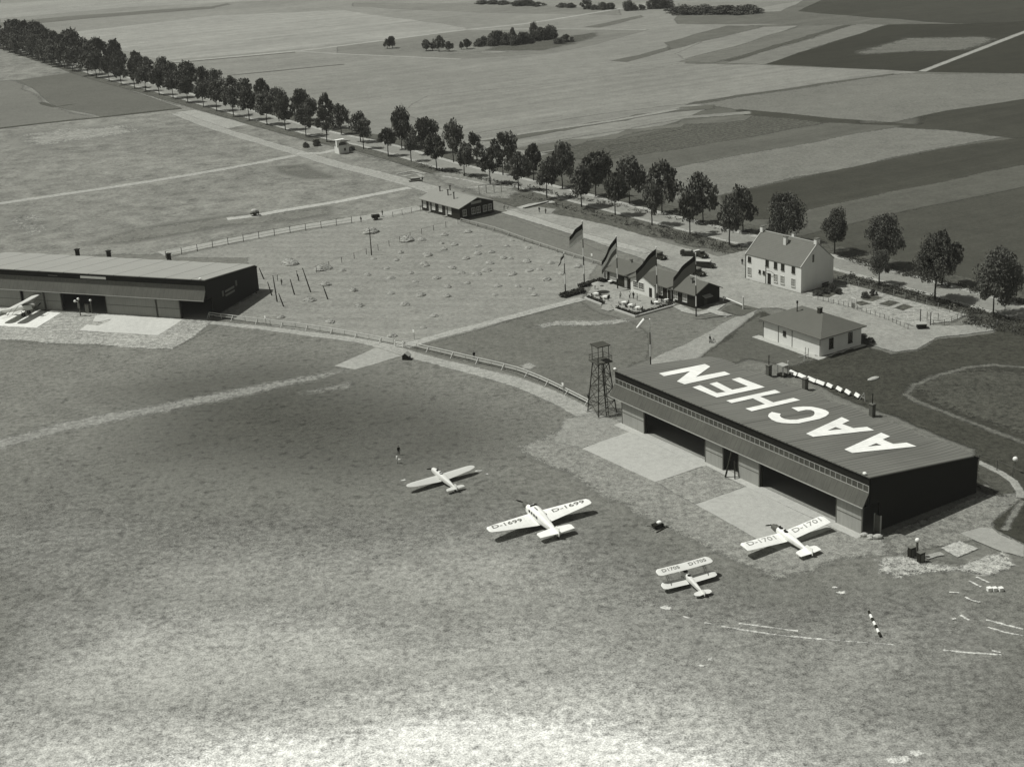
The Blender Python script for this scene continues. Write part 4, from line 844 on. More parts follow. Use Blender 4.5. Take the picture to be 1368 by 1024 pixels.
# ---------------------------------------------------------------- lattice watch tower
M_TOWER = mat('weathered lattice iron', 66, .25, 2, .7)
A = g(804.5, 551); rz = ang((785.7, 548.8), (804, 559.6)); S0, S1, HP = 1.95, 1.05, 10.0
t = thing('watch_tower', 'dark lattice watch tower with roofed platform beside the AACHEN hangar', 'tower', A, rz)
cn4 = [(-1, -1), (1, -1), (1, 1), (-1, 1)]
wd = lambda z: S0 + (S1 - S0) * z / HP
for sx, sy in cn4: MB().bar((sx * S0, sy * S0, 0), (sx * S1, sy * S1, HP), .17, .17).build('leg', M_TOWER, t); MB().box(sx * S0 - .35, sy * S0 - .35, -.1, sx * S0 + .35, sy * S0 + .35, .15).build('footing', M_CONC, t)
for i in range(4):
    (ax, ay), (bx_, by_) = cn4[i], cn4[(i + 1) % 4]; b = MB()
    for z0, z1 in ((0.3, 2.6), (2.6, 5.0), (5.0, 7.4), (7.4, 9.8)):
        w0, w1 = wd(z0), wd(z1)
        b.bar((ax * w0, ay * w0, z0), (bx_ * w1, by_ * w1, z1), .07); b.bar((bx_ * w0, by_ * w0, z0), (ax * w1, ay * w1, z1), .07); b.bar((ax * w1, ay * w1, z1), (bx_ * w1, by_ * w1, z1), .09)
    b.build('bracing', M_TOWER, t)
MB().box(-1.6, -1.6, HP, 1.6, 1.6, HP + .2).build('platform', mat('platform boards', 90, .2, 2), t)
for sx, sy in cn4: MB().bar((sx * 1.1, sy * 1.1, HP + .2), (sx * 1.1, sy * 1.1, HP + 3.1), .1).build('roof_post', M_TOWER, t)
for i in range(4):
    (ax, ay), (bx_, by_) = cn4[i], cn4[(i + 1) % 4]
    b = MB().bar((ax * 1.5, ay * 1.5, HP + 1.2), (bx_ * 1.5, by_ * 1.5, HP + 1.2), .06).bar((ax * 1.5, ay * 1.5, HP + .7), (bx_ * 1.5, by_ * 1.5, HP + .7), .04).bar((ax * 1.5, ay * 1.5, HP + .2), (ax * 1.5, ay * 1.5, HP + 1.2), .06); b.build('railing', M_TOWER, t)
MB().box(-1.35, -1.35, HP + 3.1, 1.35, 1.35, HP + 3.28).build('roof', mat('tower roof', 74, .2, 2), t)
b = MB(); b.bar((1.9, -.25, 0), (.7, -.25, HP), .09).bar((1.9, .25, 0), (.7, .25, HP), .09)
for i in range(1, 26): z = i * .38; x = 1.9 - 1.2 * z / HP; b.bar((x, -.25, z), (x, .25, z), .05)
b.build('ladder', M_TOWER, t)

# ---------------------------------------------------------------- flagpoles, flags, windsock
PB = [mat('pole white band', 250, .08, 2), mat('pole dark band', 42, .1, 2)]
def top_z(base, ytop):
    lo, hi = 0.0, 30.0
    for _ in range(40):
        m_ = (lo + hi) / 2; q = base + Vector((0, 0, m_)) - Vector((0, 0, CAMH)); yy = 512 - FPX * q.dot(_U) / q.dot(_F)
        if yy > ytop: lo = m_
        else: hi = m_
    return lo
def pole(px, ytop, label, first=0, band=2.2, r=.15, name='flagpole', group='striped flagpoles round the terrace', h=None):
    base = g(*px); h = h or top_z(base, ytop); t = thing(name, label, 'flagpole' if name == 'flagpole' else 'windsock pole', base, 0, group)
    n = max(2, round(h / band)); i = 0
    for i in range(n):
        z0, z1 = h * i / n, h * (i + 1) / n; MB().tube([(0, 0, z0), (0, 0, z1)], [r * (1 - .45 * z0 / h), r * (1 - .45 * z1 / h)], 8).build('pole_band', PB[(i + first) % 2], t)
    MB().ball((0, 0, h + .1), .16, 8, 5).build('finial', M_WHITE, t)
    return base, h, t
FW = [mat('flag black', 28, .15, 2), mat('flag white backlit', 255, .06, 2), mat('flag red', 118, .1, 2), mat('flag gold backlit', 235, .08, 2), mat('flag red backlit', 185, .08, 2)]  # pale stripes lightened in colour for sun shining through the cloth
def flag(top, hoist, fly, label, mats_, droop, dirv, ph=0.0):
    b = MB(); nu, nv = 18, 9; d = Vector(dirv).normalized(); s = Vector((-d.y, d.x, 0)); V = []
    for j in range(nv + 1):
        for i in range(nu + 1):
            u, v = i / nu, j / nv
            V.append(d * (u * fly) + s * (.32 * math.sin(u * 9 + v * 1.5 + ph) * u) + Vector((0, 0, -v * hoist * (1 - .18 * u) - droop * (u ** 1.25) - .15 * math.sin(u * 7 + ph) * u)))
    th = s * .012; n = len(V); F_ = []; m_ = []
    for j in range(nv):
        for i in range(nu):
            q = (j * (nu + 1) + i, j * (nu + 1) + i + 1, (j + 1) * (nu + 1) + i + 1, (j + 1) * (nu + 1) + i)
            for f in (q, tuple(n + k for k in reversed(q))): b.f.append(list(f)); b.m.append(j * 3 // nv)
    b.v = [tuple(p + th) for p in V] + [tuple(p - th) for p in V]
    o = b.build('flag', [FW[k] for k in mats_], None, True); o.location = top; return tag(o, label, 'flag', 'flags flying round the terrace')
P1, h1, _ = pole((755.5, 392.6), 338, 'short striped flagpole furthest left of the terrace', 1)
P2, h2, _ = pole((780.6, 377), 296, 'tallest striped flagpole at the back left of the terrace', 1, 2.0)
P3, h3, _ = pole((825.2, 385.8), 316, 'striped flagpole standing before the dark left wing of the restaurant', 1, 2.3)
P4, h4, _ = pole((877.9, 403), 331, 'striped flagpole in front of the white gabled bay', 1, 2.2)
P5, h5, _ = pole((930, 422.8), 339, 'striped flagpole on the lawn by the right end of the restaurant', 1, 2.3)
Zv = Vector((0, 0, 1))
flag(P1 + Zv * (h1 + .1), 1.0, 1.6, 'small pennant hanging from the short left flagpole', (1, 0, 0), 2.2, (-.75, -.5, 0))
flag(P2 + Zv * (h2 - .5), 3.7, 3.3, 'tricolour flag with pale lower stripes on the tallest pole', (0, 4, 3), 2.6, (-.94, -.3, 0), .6)
flag(P3 + Zv * (h3 - .1), 3.9, 3.9, 'black, white and dark tricolour flag before the left wing', (0, 1, 2), 5.2, (-.9, -.4, 0), 1.2)
flag(P4 + Zv * (h4 - .2), 3.8, 4.9, 'all dark flag in front of the white gabled bay', (0, 2, 2), 4.4, (-.95, -.3, 0), 2.0)
flag(P5 + Zv * (h5 - .3), 3.6, 5.2, 'dark flag over the right end of the restaurant roof', (0, 2, 2), 4.2, (-.95, -.25, 0), .2)
WB, wh, wt = pole((869.5, 508), 427, 'striped windsock pole behind the left end of the AACHEN hangar', 0, 2.3, .14, 'windsock_pole', None)
b = MB(); d = Vector((-.62, -.2, -.62)).normalized(); c0 = Vector((-1.0, 0, 0))
b.tube([c0, c0 + d * 1.0, c0 + d * 2.2], [.34, .30, .22], 10); o = b.build('windsock', M_WHITE); o.location = WB + Zv * (wh + .15); tag(o, 'white windsock hanging off the top of its striped pole', 'windsock')
MB().bar((0, 0, wh + .1), (-1.1, 0, wh + .3), .07).tube([(-.95, 0, wh), (-.95, 0, wh + .45)], .05).build('bracket', M_DARK, wt)
# ================================================================ AIRCRAFT
M_ALU = mat('white doped skin', 268, .10, 1.2, .5, spec=.3, rib=('Y', .9, .05, .10))
M_CREAM = mat('cream doped fabric', 222, .06, .8, .6, rib=('Y', .42, .12, .10))
M_CREAMF = mat('cream plywood', 240, .05, .8, .5)
M_COWL = mat('dull engine cowling', 104, .3, 2, .5)
M_TYRE = mat('black tyre', 24, .1, 3)
M_INK = mat('black lettering', 126, .4, 4)
M_PROP = mat('dark propeller wood', 44, .2, 3, .5)
M_COCK = mat('dark cockpit', 22, .1, 3)

def airfoil(y, xle, c, z, th):
    return [(xle, y, z + th * .25), (xle - .07 * c, y, z + th * .78), (xle - .22 * c, y, z + th), (xle - .5 * c, y, z + th * .8), (xle - .78 * c, y, z + th * .42), (xle - c, y, z + .012), (xle - c, y, z - .012), (xle - .5 * c, y, z - th * .06), (xle - .1 * c, y, z - th * .02)]
def wing(parent, sec, m, name='wing', mark=None, side=1):
    b = MB(); rings = [airfoil(side * y, xle, c, z, th) for (y, xle, c, z, th) in sec]
    if side < 0: rings = [list(reversed(r)) for r in rings]
    return b.loft(rings, 0).build(name, m, parent)
def wing_top(sec, side):
    def f(x, y):
        ya = abs(y)
        for s0, s1 in zip(sec, sec[1:]):
            if ya <= s1[0] or s1 is sec[-1]:
                t = (ya - s0[0]) / (s1[0] - s0[0]); xle, c, z, th = [s0[k] + (s1[k] - s0[k]) * t for k in (1, 2, 3, 4)]
                q = (xle - x) / c
                P = [(0, .25), (.07, .78), (.22, 1), (.5, .8), (.78, .42), (1, .03)]
                for (a, ha), (d, hd) in zip(P, P[1:]):
                    if q <= d: return z + th * (ha + (hd - ha) * (q - a) / (d - a)) + .035
                return z + .04
        return 0
    return f
def marks(parent, sec, side, text, y0, y1, xc, size, m=M_INK):
    """registration reading upright for someone behind the tail"""
    top = wing_top(sec, side)
    cu = [None]
    ym = (y0 + y1) / 2
    def place(tx, ty):
        y = side * ym - tx; x = xc(abs(y)) + ty; return Vector((x, y, top(x, y)))
    o = text_mesh(text, size, place, 'registration', m, parent, .012)
    # stretch to the span wanted
    ys = [v.co.y for v in o.data.vertices]; k = (y1 - y0) / max(.01, max(ys) - min(ys)); mid = (max(ys) + min(ys)) / 2
    for v in o.data.vertices:
        dy = xc(abs(v.co.y)); ny = side * ym + (v.co.y - mid) * k; x = v.co.x - dy + xc(abs(ny)); v.co = (x, ny, top(x, ny))
    return o
def fuselage(parent, sec, m, name='fuselage', n=12, sq=3.0):
    """rings (x, zc, halfwidth, halfheight): rounded box sections"""
    rings = []
    for (x, zc, w, h) in sec:
        r = []
        for k in range(n):
            a = 2 * math.pi * (k + .5) / n; c, s = math.cos(a), math.sin(a); e = 2 / sq
            r.append((x, w * abs(c) ** e * (1 if c > 0 else -1), zc + h * abs(s) ** e * (1 if s > 0 else -1)))
        rings.append(r)
    return MB().loft(rings).build(name, m, parent)
def plate(parent, pts, th, axis, name, m):
    return MB().extr(pts, (0, 0, th) if axis == 'z' else (0, th, 0)).build(name, m, parent)
def propeller(parent, x, z, rad_, a, hub=.12):
    p = MB().tube([(x, 0, z), (x + .35, 0, z)], [hub, hub * .5], 8).build('propeller', M_PROP, parent)
    for s in (0, math.pi):
        c, n = math.cos(a + s), math.sin(a + s)
        b = MB(); q = lambda r, w: [(x + .12, c * r - n * w, z + n * r + c * w), (x + .17, c * r, z + n * r), (x + .12, c * r + n * w, z + n * r - c * w), (x + .07, c * r, z + n * r)]
        b.loft([q(.08, .07), q(rad_ * .45, .13), q(rad_ * .8, .11), q(rad_, .04)]); b.build('blade', M_PROP, p)
def gear(parent, y, r, w, zb, x=0.0):
    for s in (1, -1):
        wl = MB().tube([(x, s * y - w / 2, r), (x, s * y + w / 2, r)], r, 14).build('wheel', M_TYRE, parent)
        MB().tube([(x, s * y - w / 2 - .02, r), (x, s * y + w / 2 + .02, r)], r * .45, 10).build('hub', M_COWL, wl)
        MB().bar((x, s * (y - w), r), (x + .35, s * y * .55, zb), .07).bar((x, s * (y - w), r), (x - .6, s * y * .55, zb), .07).build('gear_strut', M_COWL, parent)
    MB().tube([(x, -y, r), (x, y, r)], .04).build('axle', M_COWL, parent)

def junkers(name, label, loc, rz, skin, reg, span=9.1, nose=M_COWL, blade=.6, markm=M_INK):
    """big low-wing cabin monoplane; origin under the axle, x forward"""
    t = thing(name, label, 'aeroplane', loc, rz, None, -rad(7))
    fuselage(t, [(2.5, 1.75, .62, .58), (2.1, 1.8, .82, .8), (1.2, 1.85, .9, .92), (.2, 1.9, .9, .95), (-1.4, 1.85, .85, .86), (-3.2, 1.72, .6, .62), (-5.2, 1.62, .3, .42), (-6.6, 1.6, .06, .3)], skin)
    ck = fuselage(t, [(4.2, 1.7, .16, .2), (4.0, 1.7, .34, .38), (3.2, 1.72, .45, .48), (2.31, 1.75, .48, .5)], nose, 'engine_cowling')
    propeller(t, 4.2, 1.7, 1.5, blade)
    sec = [(.5, 1.55, 3.45, 1.02, .5), (1.2, 1.5, 3.35, 1.06, .5), (7.6, .35, 1.95, 1.85, .24), (span - .3, .05, 1.55, 2.0, .18), (span, -.35, .9, 2.04, .08)]
    for s in (1, -1):
        w = wing(t, sec, skin, 'wing', None, s)
        if reg:
            a = lambda y: 1.5 - 1.15 * (y - 1.2) / 6.4 - .42 * (3.35 - 1.4 * (y - 1.2) / 6.4)
            marks(w, sec, s, reg, 2.7, 8.2, a, 1.0, markm)
    # windows, tail
    for s in (1, -1):
        for x in (.9, .2, -.5, -1.2): MB().box(x - .22, s * .88 - .03, 1.95, x + .22, s * .88 + .03, 2.35).build('cabin_window', M_PANE, t)
    MB().box(1.45, -.34, 2.60, 2.05, .34, 2.63).build('cockpit', M_COCK, t); MB().extr([(1.25, -.55, 2.62), (1.3, -.55, 2.95), (1.15, -.55, 2.95), (1.0, -.55, 2.70)], (0, 1.1, 0)).build('windscreen', M_PANE, t)
    MB().box(-.35, .1, 2.83, .55, .28, 2.865).build('roof_hatch', M_COWL, t)
    for s in (1, -1):
        plate(t, [(-4.5, 0, 1.75), (-4.8, s * 2.8, 1.75), (-5.1, s * 3.05, 1.75), (-6.2, s * 3.0, 1.75), (-6.4, 0, 1.75)][::s], .09, 'z', 'tailplane', skin)
    plate(t, [(-5.0, -.045, 1.85), (-5.7, -.045, 2.75), (-6.5, -.045, 2.8), (-6.7, -.045, 1.6)], .09, 'y', 'fin', skin)
    gear(t, 1.15, .48, .2, 1.1, 0); MB().bar((-6.1, 0, 1.35), (-6.5, 0, .82), .09).build('tail_skid', M_DARK, t)
    return t

def twoseater(name, label, loc, rz, wingm, body, nosem, span, length, reg, pitch, sec, tail, cockpits, freg=None, stripes=None):
    t = thing(name, label, 'aeroplane', loc, rz, None, -rad(pitch)); k = length / 8.2
    fuselage(t, [(1.25 * k, 1.5 * k, .52 * k, .52), (.2, 1.52 * k, .55 * k, .56), (-1.6 * k, 1.5 * k, .52 * k, .52), (-3.6 * k, 1.45 * k, .32 * k, .4), (-5.6 * k, 1.42 * k, .05, .24)], body)
    fuselage(t, [(2.75 * k, 1.42 * k, .12, .16), (2.6 * k, 1.42 * k, .36 * k, .36), (1.9 * k, 1.46 * k, .48 * k, .47), (1.26 * k, 1.5 * k, .51 * k, .51)], nosem, 'engine_cowling')
    propeller(t, 2.75 * k, 1.42 * k, 1.25 * k, .25)
    for s in (1, -1):
        w = wing(t, sec, wingm, 'wing', None, s)
        if reg: marks(w, sec, s, reg[0], reg[1], reg[2], lambda y: sec[0][1] - sec[0][2] * .42, reg[3], reg[4])
    for x in cockpits:
        MB().tube([(x, 0, 2.0 * k), (x, 0, 2.11 * k)], [.3, .3], 10).build('cockpit', M_COCK, t)
        MB().extr([(x + .35, -.25, 2.03 * k), (x + .28, -.2, 2.32 * k), (x + .28, .2, 2.32 * k), (x + .35, .25, 2.03 * k)], (.02, 0, 0)).build('windscreen', M_PANE, t)
    x0, x1, hw = tail
    for s in (1, -1): plate(t, [(x0, 0, 1.5 * k), (x0 - .25, s * hw * .85, 1.5 * k), (x0 - .5, s * hw, 1.5 * k), (x1 + .1, s * hw, 1.5 * k), (x1, s * .1, 1.5 * k), (x1, 0, 1.5 * k)][::s], .06, 'z', 'tailplane', wingm)
    plate(t, [(x0 + .2, -.03, 1.55 * k), (x0 - .5, -.03, 2.35 * k), (x1, -.03, 2.4 * k), (x1 - .25, -.03, 1.3 * k)], .06, 'y', 'fin', body)
    gear(t, .85, .36, .14, 1.15 * k); MB().bar((x1 + .4, 0, 1.25 * k), (x1, 0, .62 * k), .07).build('tail_skid', M_DARK, t)
    if freg:
        f = text_mesh(freg, .62, lambda a, c: Vector((-1.3 * k + a * .95, .435 - .05 * abs(a) ** 1.3 if a < 0 else .435 - .02 * a, 1.52 * k + c)), 'registration', M_INK, t)
        for v in f.data.vertices: v.co.y += .03
    return t

def place2(nose, tail, zn, zt): return ang(tail, nose, zt, zn)
hw = ang((650, 706), (786, 667), 2.0) + math.pi / 2
mid = (g(650, 706, 2.0) + g(786, 667, 2.0)) / 2; mid.z = 0
junkers('aeroplane', 'large white low-wing monoplane marked D-1699 in the middle of the grass', mid + Vector((math.cos(hw), math.sin(hw), 0)) * .6, hw, M_ALU, 'D-1699', 9.1, M_COWL, .55)
hl = ang((10.8, 428.4), (56.5, 403.7), 1.9) - math.pi / 2
ml = (g(10.8, 428.4, 1.9) + g(56.5, 403.7, 1.9)) / 2; ml.z = 0
# white two-seater before the hangar
h2_ = ang((992, 729), (1103, 691), 1.9) + math.pi / 2; m2 = (g(992, 729, 1.9) + g(1103, 691, 1.9)) / 2; m2.z = 0
S2 = [(.42, .95, 2.3, 1.05, .32), (1.4, .95, 2.3, 1.12, .32), (7.5, .78, 2.1, 1.75, .22), (7.95, .45, 1.7, 1.8, .1)]
twoseater('aeroplane', 'white low-wing two-seater with dark nose parked before the open AACHEN hangar', m2 + Vector((math.cos(h2_), math.sin(h2_), 0)) * .35, h2_, M_ALU, M_ALU, M_COWL, 15.9, 8.2, ('D-1701', 1.7, 7.0, 1.2, mat('faded lettering', 176, .25, 5)), 8, S2, (-4.4, -6.1, 1.95), (.75, -.35), 'D-1701')
# small cream two-seater
h3_ = ang((543, 649), (634, 622), 1.3) + math.pi / 2; m3 = (g(543, 649, 1.3) + g(634, 622, 1.3)) / 2; m3.z = 0
S3 = [(.38, .75, 1.95, .85, .26), (1.2, .75, 1.95, .9, .26), (5.2, .45, 1.45, 1.2, .16), (6.1, .25, 1.0, 1.27, .1), (6.5, -.1, .4, 1.3, .04)]
twoseater('aeroplane', 'small cream low-wing two-seater with rounded wingtips, left of the others on the grass', m3 + Vector((math.cos(h3_), math.sin(h3_), 0)) * .5, h3_, M_CREAM, M_CREAMF, M_CREAMF, 13, 7.3, None, 8, S3, (-4.25, -5.3, 1.65), (.55, -.45))
# biplane
h4_ = ang((877, 766), (949, 747), 2.3) + math.pi / 2; m4 = (g(877, 766, 2.3) + g(949, 747, 2.3)) / 2; m4.z = 0
def biplane(label, loc, rz, reg, skin, k=1.0):
    t = thing('biplane', label, 'biplane', loc, rz, None, -rad(9)); t.scale = (k, k, k)
    fuselage(t, [(1.6, 1.3, .36, .42), (.4, 1.32, .4, .48), (-1.2, 1.32, .37, .44), (-3.2, 1.25, .22, .32), (-5.0, 1.2, .04, .2)], skin)
    fuselage(t, [(2.25, 1.28, .1, .12), (2.1, 1.28, .26, .3), (1.61, 1.3, .35, .41)], M_COWL, 'engine_cowling'); propeller(t, 2.25, 1.28, 1.15, .15)
    SU = [(0, 1.35, 1.6, 2.3, .15), (3.9, 1.35, 1.6, 2.38, .14), (4.25, 1.1, 1.2, 2.38, .1), (4.42, .75, .65, 2.38, .04)]
    SL = [(.36, -.15, 1.6, .92, .15), (3.8, -.15, 1.6, 1.04, .14), (4.15, -.4, 1.2, 1.04, .1), (4.35, -.75, .65, 1.04, .04)]
    for s in (1, -1):
        w = wing(t, SU, skin, 'upper_wing', None, s); marks(w, SU, s, reg, .75, 3.55, lambda y: 1.35 - 1.6 * .48, .85) if reg else None
        wing(t, SL, skin, 'lower_wing', None, s)
        MB().bar((-.4, s * 3.0, 1.15), (1.2, s * 3.0, 2.38), .05).bar((-1.3, s * 3.0, 1.1), (.3, s * 3.0, 2.36), .05).bar((.6, s * .25, 1.7), (1.1, s * .45, 2.32), .05).build('interplane_strut', M_COWL, t)
    for x in (.05, -.95): MB().tube([(x, 0, 1.7), (x, 0, 1.81)], .26, 10).build('cockpit', M_COCK, t)
    MB().box(-.2, -.33, 1.83, .9, .33, 1.84 + .02).build('cockpit_fairing', mat('dark fairing', 66, .2, 2), t)
    for s in (1, -1): plate(t, [(-4.1, 0, 1.3), (-4.35, s * 1.1, 1.3), (-4.6, s * 1.35, 1.3), (-5.0, s * 1.3, 1.3), (-5.25, s * .8, 1.3), (-5.1, 0, 1.3)][::s], .06, 'z', 'tailplane', skin)
    plate(t, [(-4.3, -.03, 1.33), (-4.9, -.03, 1.95), (-5.35, -.03, 1.85), (-5.3, -.03, 1.05)], .06, 'y', 'fin', skin)
    gear(t, .75, .34, .13, 1.0); MB().bar((-4.6, 0, 1.1), (-5.0, 0, .75), .07).build('tail_skid', M_DARK, t)


biplane('small white biplane marked D1705 parked nearest the foreground', m4 + Vector((math.cos(h4_), math.sin(h4_), 0)) * -.3, h4_, 'D1705', M_CREAMF)
biplane('white biplane with dark nose parked on the bright apron at the left edge', g(36, 421.5), hl, None, mat('pale grey doped skin', 222, .06, .8, .5), 1.5)

# ================================================================ PEOPLE
def skinned(name, joints, edges, m, sub=1):
    me = bpy.data.meshes.new(name); me.from_pydata([j[:3] for j in joints], edges, [])
    o = bpy.data.objects.new(name, me); COL.objects.link(o)
    md = o.modifiers.new('skin', 'SKIN'); md.use_smooth_shade = True
    for i, j in enumerate(joints):
        sv = me.skin_vertices[0].data[i]; sv.radius = j[3] if len(j) > 4 else (j[3], j[3])
        if i == 0: sv.use_root = True
    s2 = o.modifiers.new('sub', 'SUBSURF'); s2.levels = sub; s2.render_levels = sub
    dg = bpy.context.evaluated_depsgraph_get(); r = bpy.data.meshes.new_from_object(o.evaluated_get(dg)); bpy.data.objects.remove(o)
    for q in (m if isinstance(m, list) else [m]): r.materials.append(q)
    return r
def body_mesh(step=.12, arm=.12, ride=False):
    """pelvis, spine, neck, head; arms; legs: one skin"""
    J = [(0, 0, .95, .17), (0, 0, 1.2, .19), (0, 0, 1.42, .17), (.01, 0, 1.52, .055), (.02, 0, 1.63, .095), (.02, 0, 1.72, .075),
         (0, .2, 1.40, .06), (.02, .26, 1.14, .045), (.10 + arm, .25, .92, .036), (.15 + arm, .25, .84, .03),
         (0, -.2, 1.40, .06), (.0, -.26, 1.14, .045), (.06, -.27, .90, .036), (.08, -.25, .82, .03),
         (0, .09, .86, .095), (step * .6, .1, .48, .065), (step * .2, .1, .08, .045), (step * .2 + .16, .1, .04, .035),
         (0, -.09, .86, .095), (-step * .5, -.1, .48, .065), (-step, -.1, .08, .045), (-step + .16, -.1, .04, .035)]
    E = [(0, 1), (1, 2), (2, 3), (3, 4), (4, 5), (2, 6), (6, 7), (7, 8), (8, 9), (2, 10), (10, 11), (11, 12), (12, 13), (0, 14), (14, 15), (15, 16), (16, 17), (0, 18), (18, 19), (19, 20), (20, 21)]
    return J, E
SKIN = mat('skin', 170, .05, 4); HAIR = mat('dark hair', 34, .1, 4)
CL = {'black': mat('black cloth', 30, .15, 4), 'white': mat('white cloth', 225, .05, 4), 'grey': mat('grey cloth', 92, .15, 4), 'light': mat('light cloth', 176, .1, 4)}
_ppl = {}
def person(px, label, topc, legc, rz=0.0, z=0.0, step=.12, group=None, loc=None):
    key = (topc, legc, step)
    if key not in _ppl:
        J, E = body_mesh(step); me = skinned('body', J, E, [SKIN, CL[topc], CL[legc], CL['black']])
        for p in me.polygons:
            c = p.center; p.material_index = 3 if c.z < .09 else (2 if c.z < .92 and not (abs(c.y) > .19 and c.z > .8) else (1 if c.z < 1.5 and not (abs(c.y) > .2 and c.z < .93) else 0))
        h = MB().ball((0, 0, 1.72), .105, 8, 6, sq=(1, .9, .75)); hm = bpy.data.meshes.new('hair'); hm.from_pydata(h.v, [], h.f); hm.materials.append(HAIR)
        _ppl[key] = (me, hm)
    me, hm = _ppl[key]
    t = thing('person', label, 'person', loc if loc is not None else g(*px, z), rz, group)
    for nm, m_ in (('body', me), ('hair', hm)):
        o = bpy.data.objects.new(nm, m_); COL.objects.link(o); o.parent = t
        if nm == 'hair': o.location = (.0, 0, 0)
    return t
person((533, 607.5), 'person in black standing on the airfield grass above the cream two-seater', 'black', 'black', -1)
person((531, 619), 'person in white standing just below the person in black on the grass', 'white', 'light', .5)
person((633.5, 479.5), 'person in dark clothes walking behind the curved rail fence', 'black', 'black', 2)
pt = lambda *p: Z(TZ, p)[0]
person(pt(528, 650), 'person in white shirt and dark trousers alone in the middle of the terrace', 'white', 'black', -1)
person(pt(602, 648), 'person in white shirt walking toward the white gabled bay', 'white', 'black', 1)
person(pt(632, 650), 'dark clothed person next to the white shirted walker by the bay', 'black', 'black', 1)
person(pt(662, 668), 'person in light clothes at the centre of the terrace', 'light', 'light', 0)
person(pt(327, 577), 'person with light top by the back left border of the terrace', 'light', 'black', .4)
person(pt(434, 672), 'person in black seated close to the white table at the left terrace kerb', 'black', 'black', 2)
person(pt(956, 700), 'person in white top standing at the right corner of the terrace', 'white', 'black', .4)
person(pt(608, 470), 'person in white jacket at the door of the dark left wing', 'white', 'grey', 1)
cy = g(948.5, 458)
person(None, 'person in dark clothes pushing a bicycle along the drive', 'black', 'black', .6, step=.3, loc=cy)
person((678.5, 281), 'person in light clothes beside the right corner of the timber barrack', 'light', 'light', 1)
person((673.5, 280), 'second pale figure, close to the wall at the right corner of the barrack', 'light', 'grey', 1)
person((720.5, 284), 'person in dark clothes by the turning circle beyond the barrack', 'black', 'black', 1)
person((729, 286), 'person in grey beside the turning circle beyond the barrack', 'grey', 'black', 1)
person((991.5, 354), 'person in black at the left corner of the white two-storey house', 'black', 'black', 1)
person((482.5, 297), 'person in dark clothes on the pale walk behind the hay meadow', 'black', 'black', 1)
person((511, 288), 'person standing on the pale walk behind the dark cart', 'grey', 'black', 1)
person((564.5, 243), 'person standing by the materials heap north of the barrack', 'black', 'grey', 1)
person((786.5, 537), 'person in dark jacket at the foot of the watch tower', 'black', 'grey', 1)
person((376.5, 381), 'person stooping among the bare poles beside the left hangar', 'grey', 'black', 1)
t = thing('bicycle', 'bicycle wheeled along the drive by a person', 'bicycle', cy + Vector((.45, -.25, 0)), .6)
for x in (-.52, .52):
    b = MB(); n = 16; R0 = .33
    b.tube([(x + R0 * math.cos(6.2832 * i / n), 0, R0 + .02 + R0 * math.sin(6.2832 * i / n)) for i in range(n + 1)], .025, 6); wl = b.build('wheel', M_TYRE, t)
    MB().bar((x - .33, 0, .35), (x + .33, 0, .35), .012).bar((x, 0, .02), (x, 0, .68), .012).build('spokes', M_STEEL, wl)
MB().bar((-.52, 0, .35), (-.1, 0, .3), .04).bar((-.1, 0, .3), (.38, 0, .8), .04).bar((-.1, 0, .3), (-.25, 0, .85), .04).bar((-.25, 0, .82), (.38, 0, .82), .04).bar((-.52, 0, .35), (-.22, 0, .8), .03).bar((.52, 0, .35), (.36, 0, .98), .04).build('frame', M_DARK, t)
MB().bar((.36, -.28, 1.0), (.36, .28, 1.0), .04).build('handlebar', M_DARK, t); MB().box(-.36, -.07, .88, -.12, .07, .94).build('saddle', M_DARK, t)

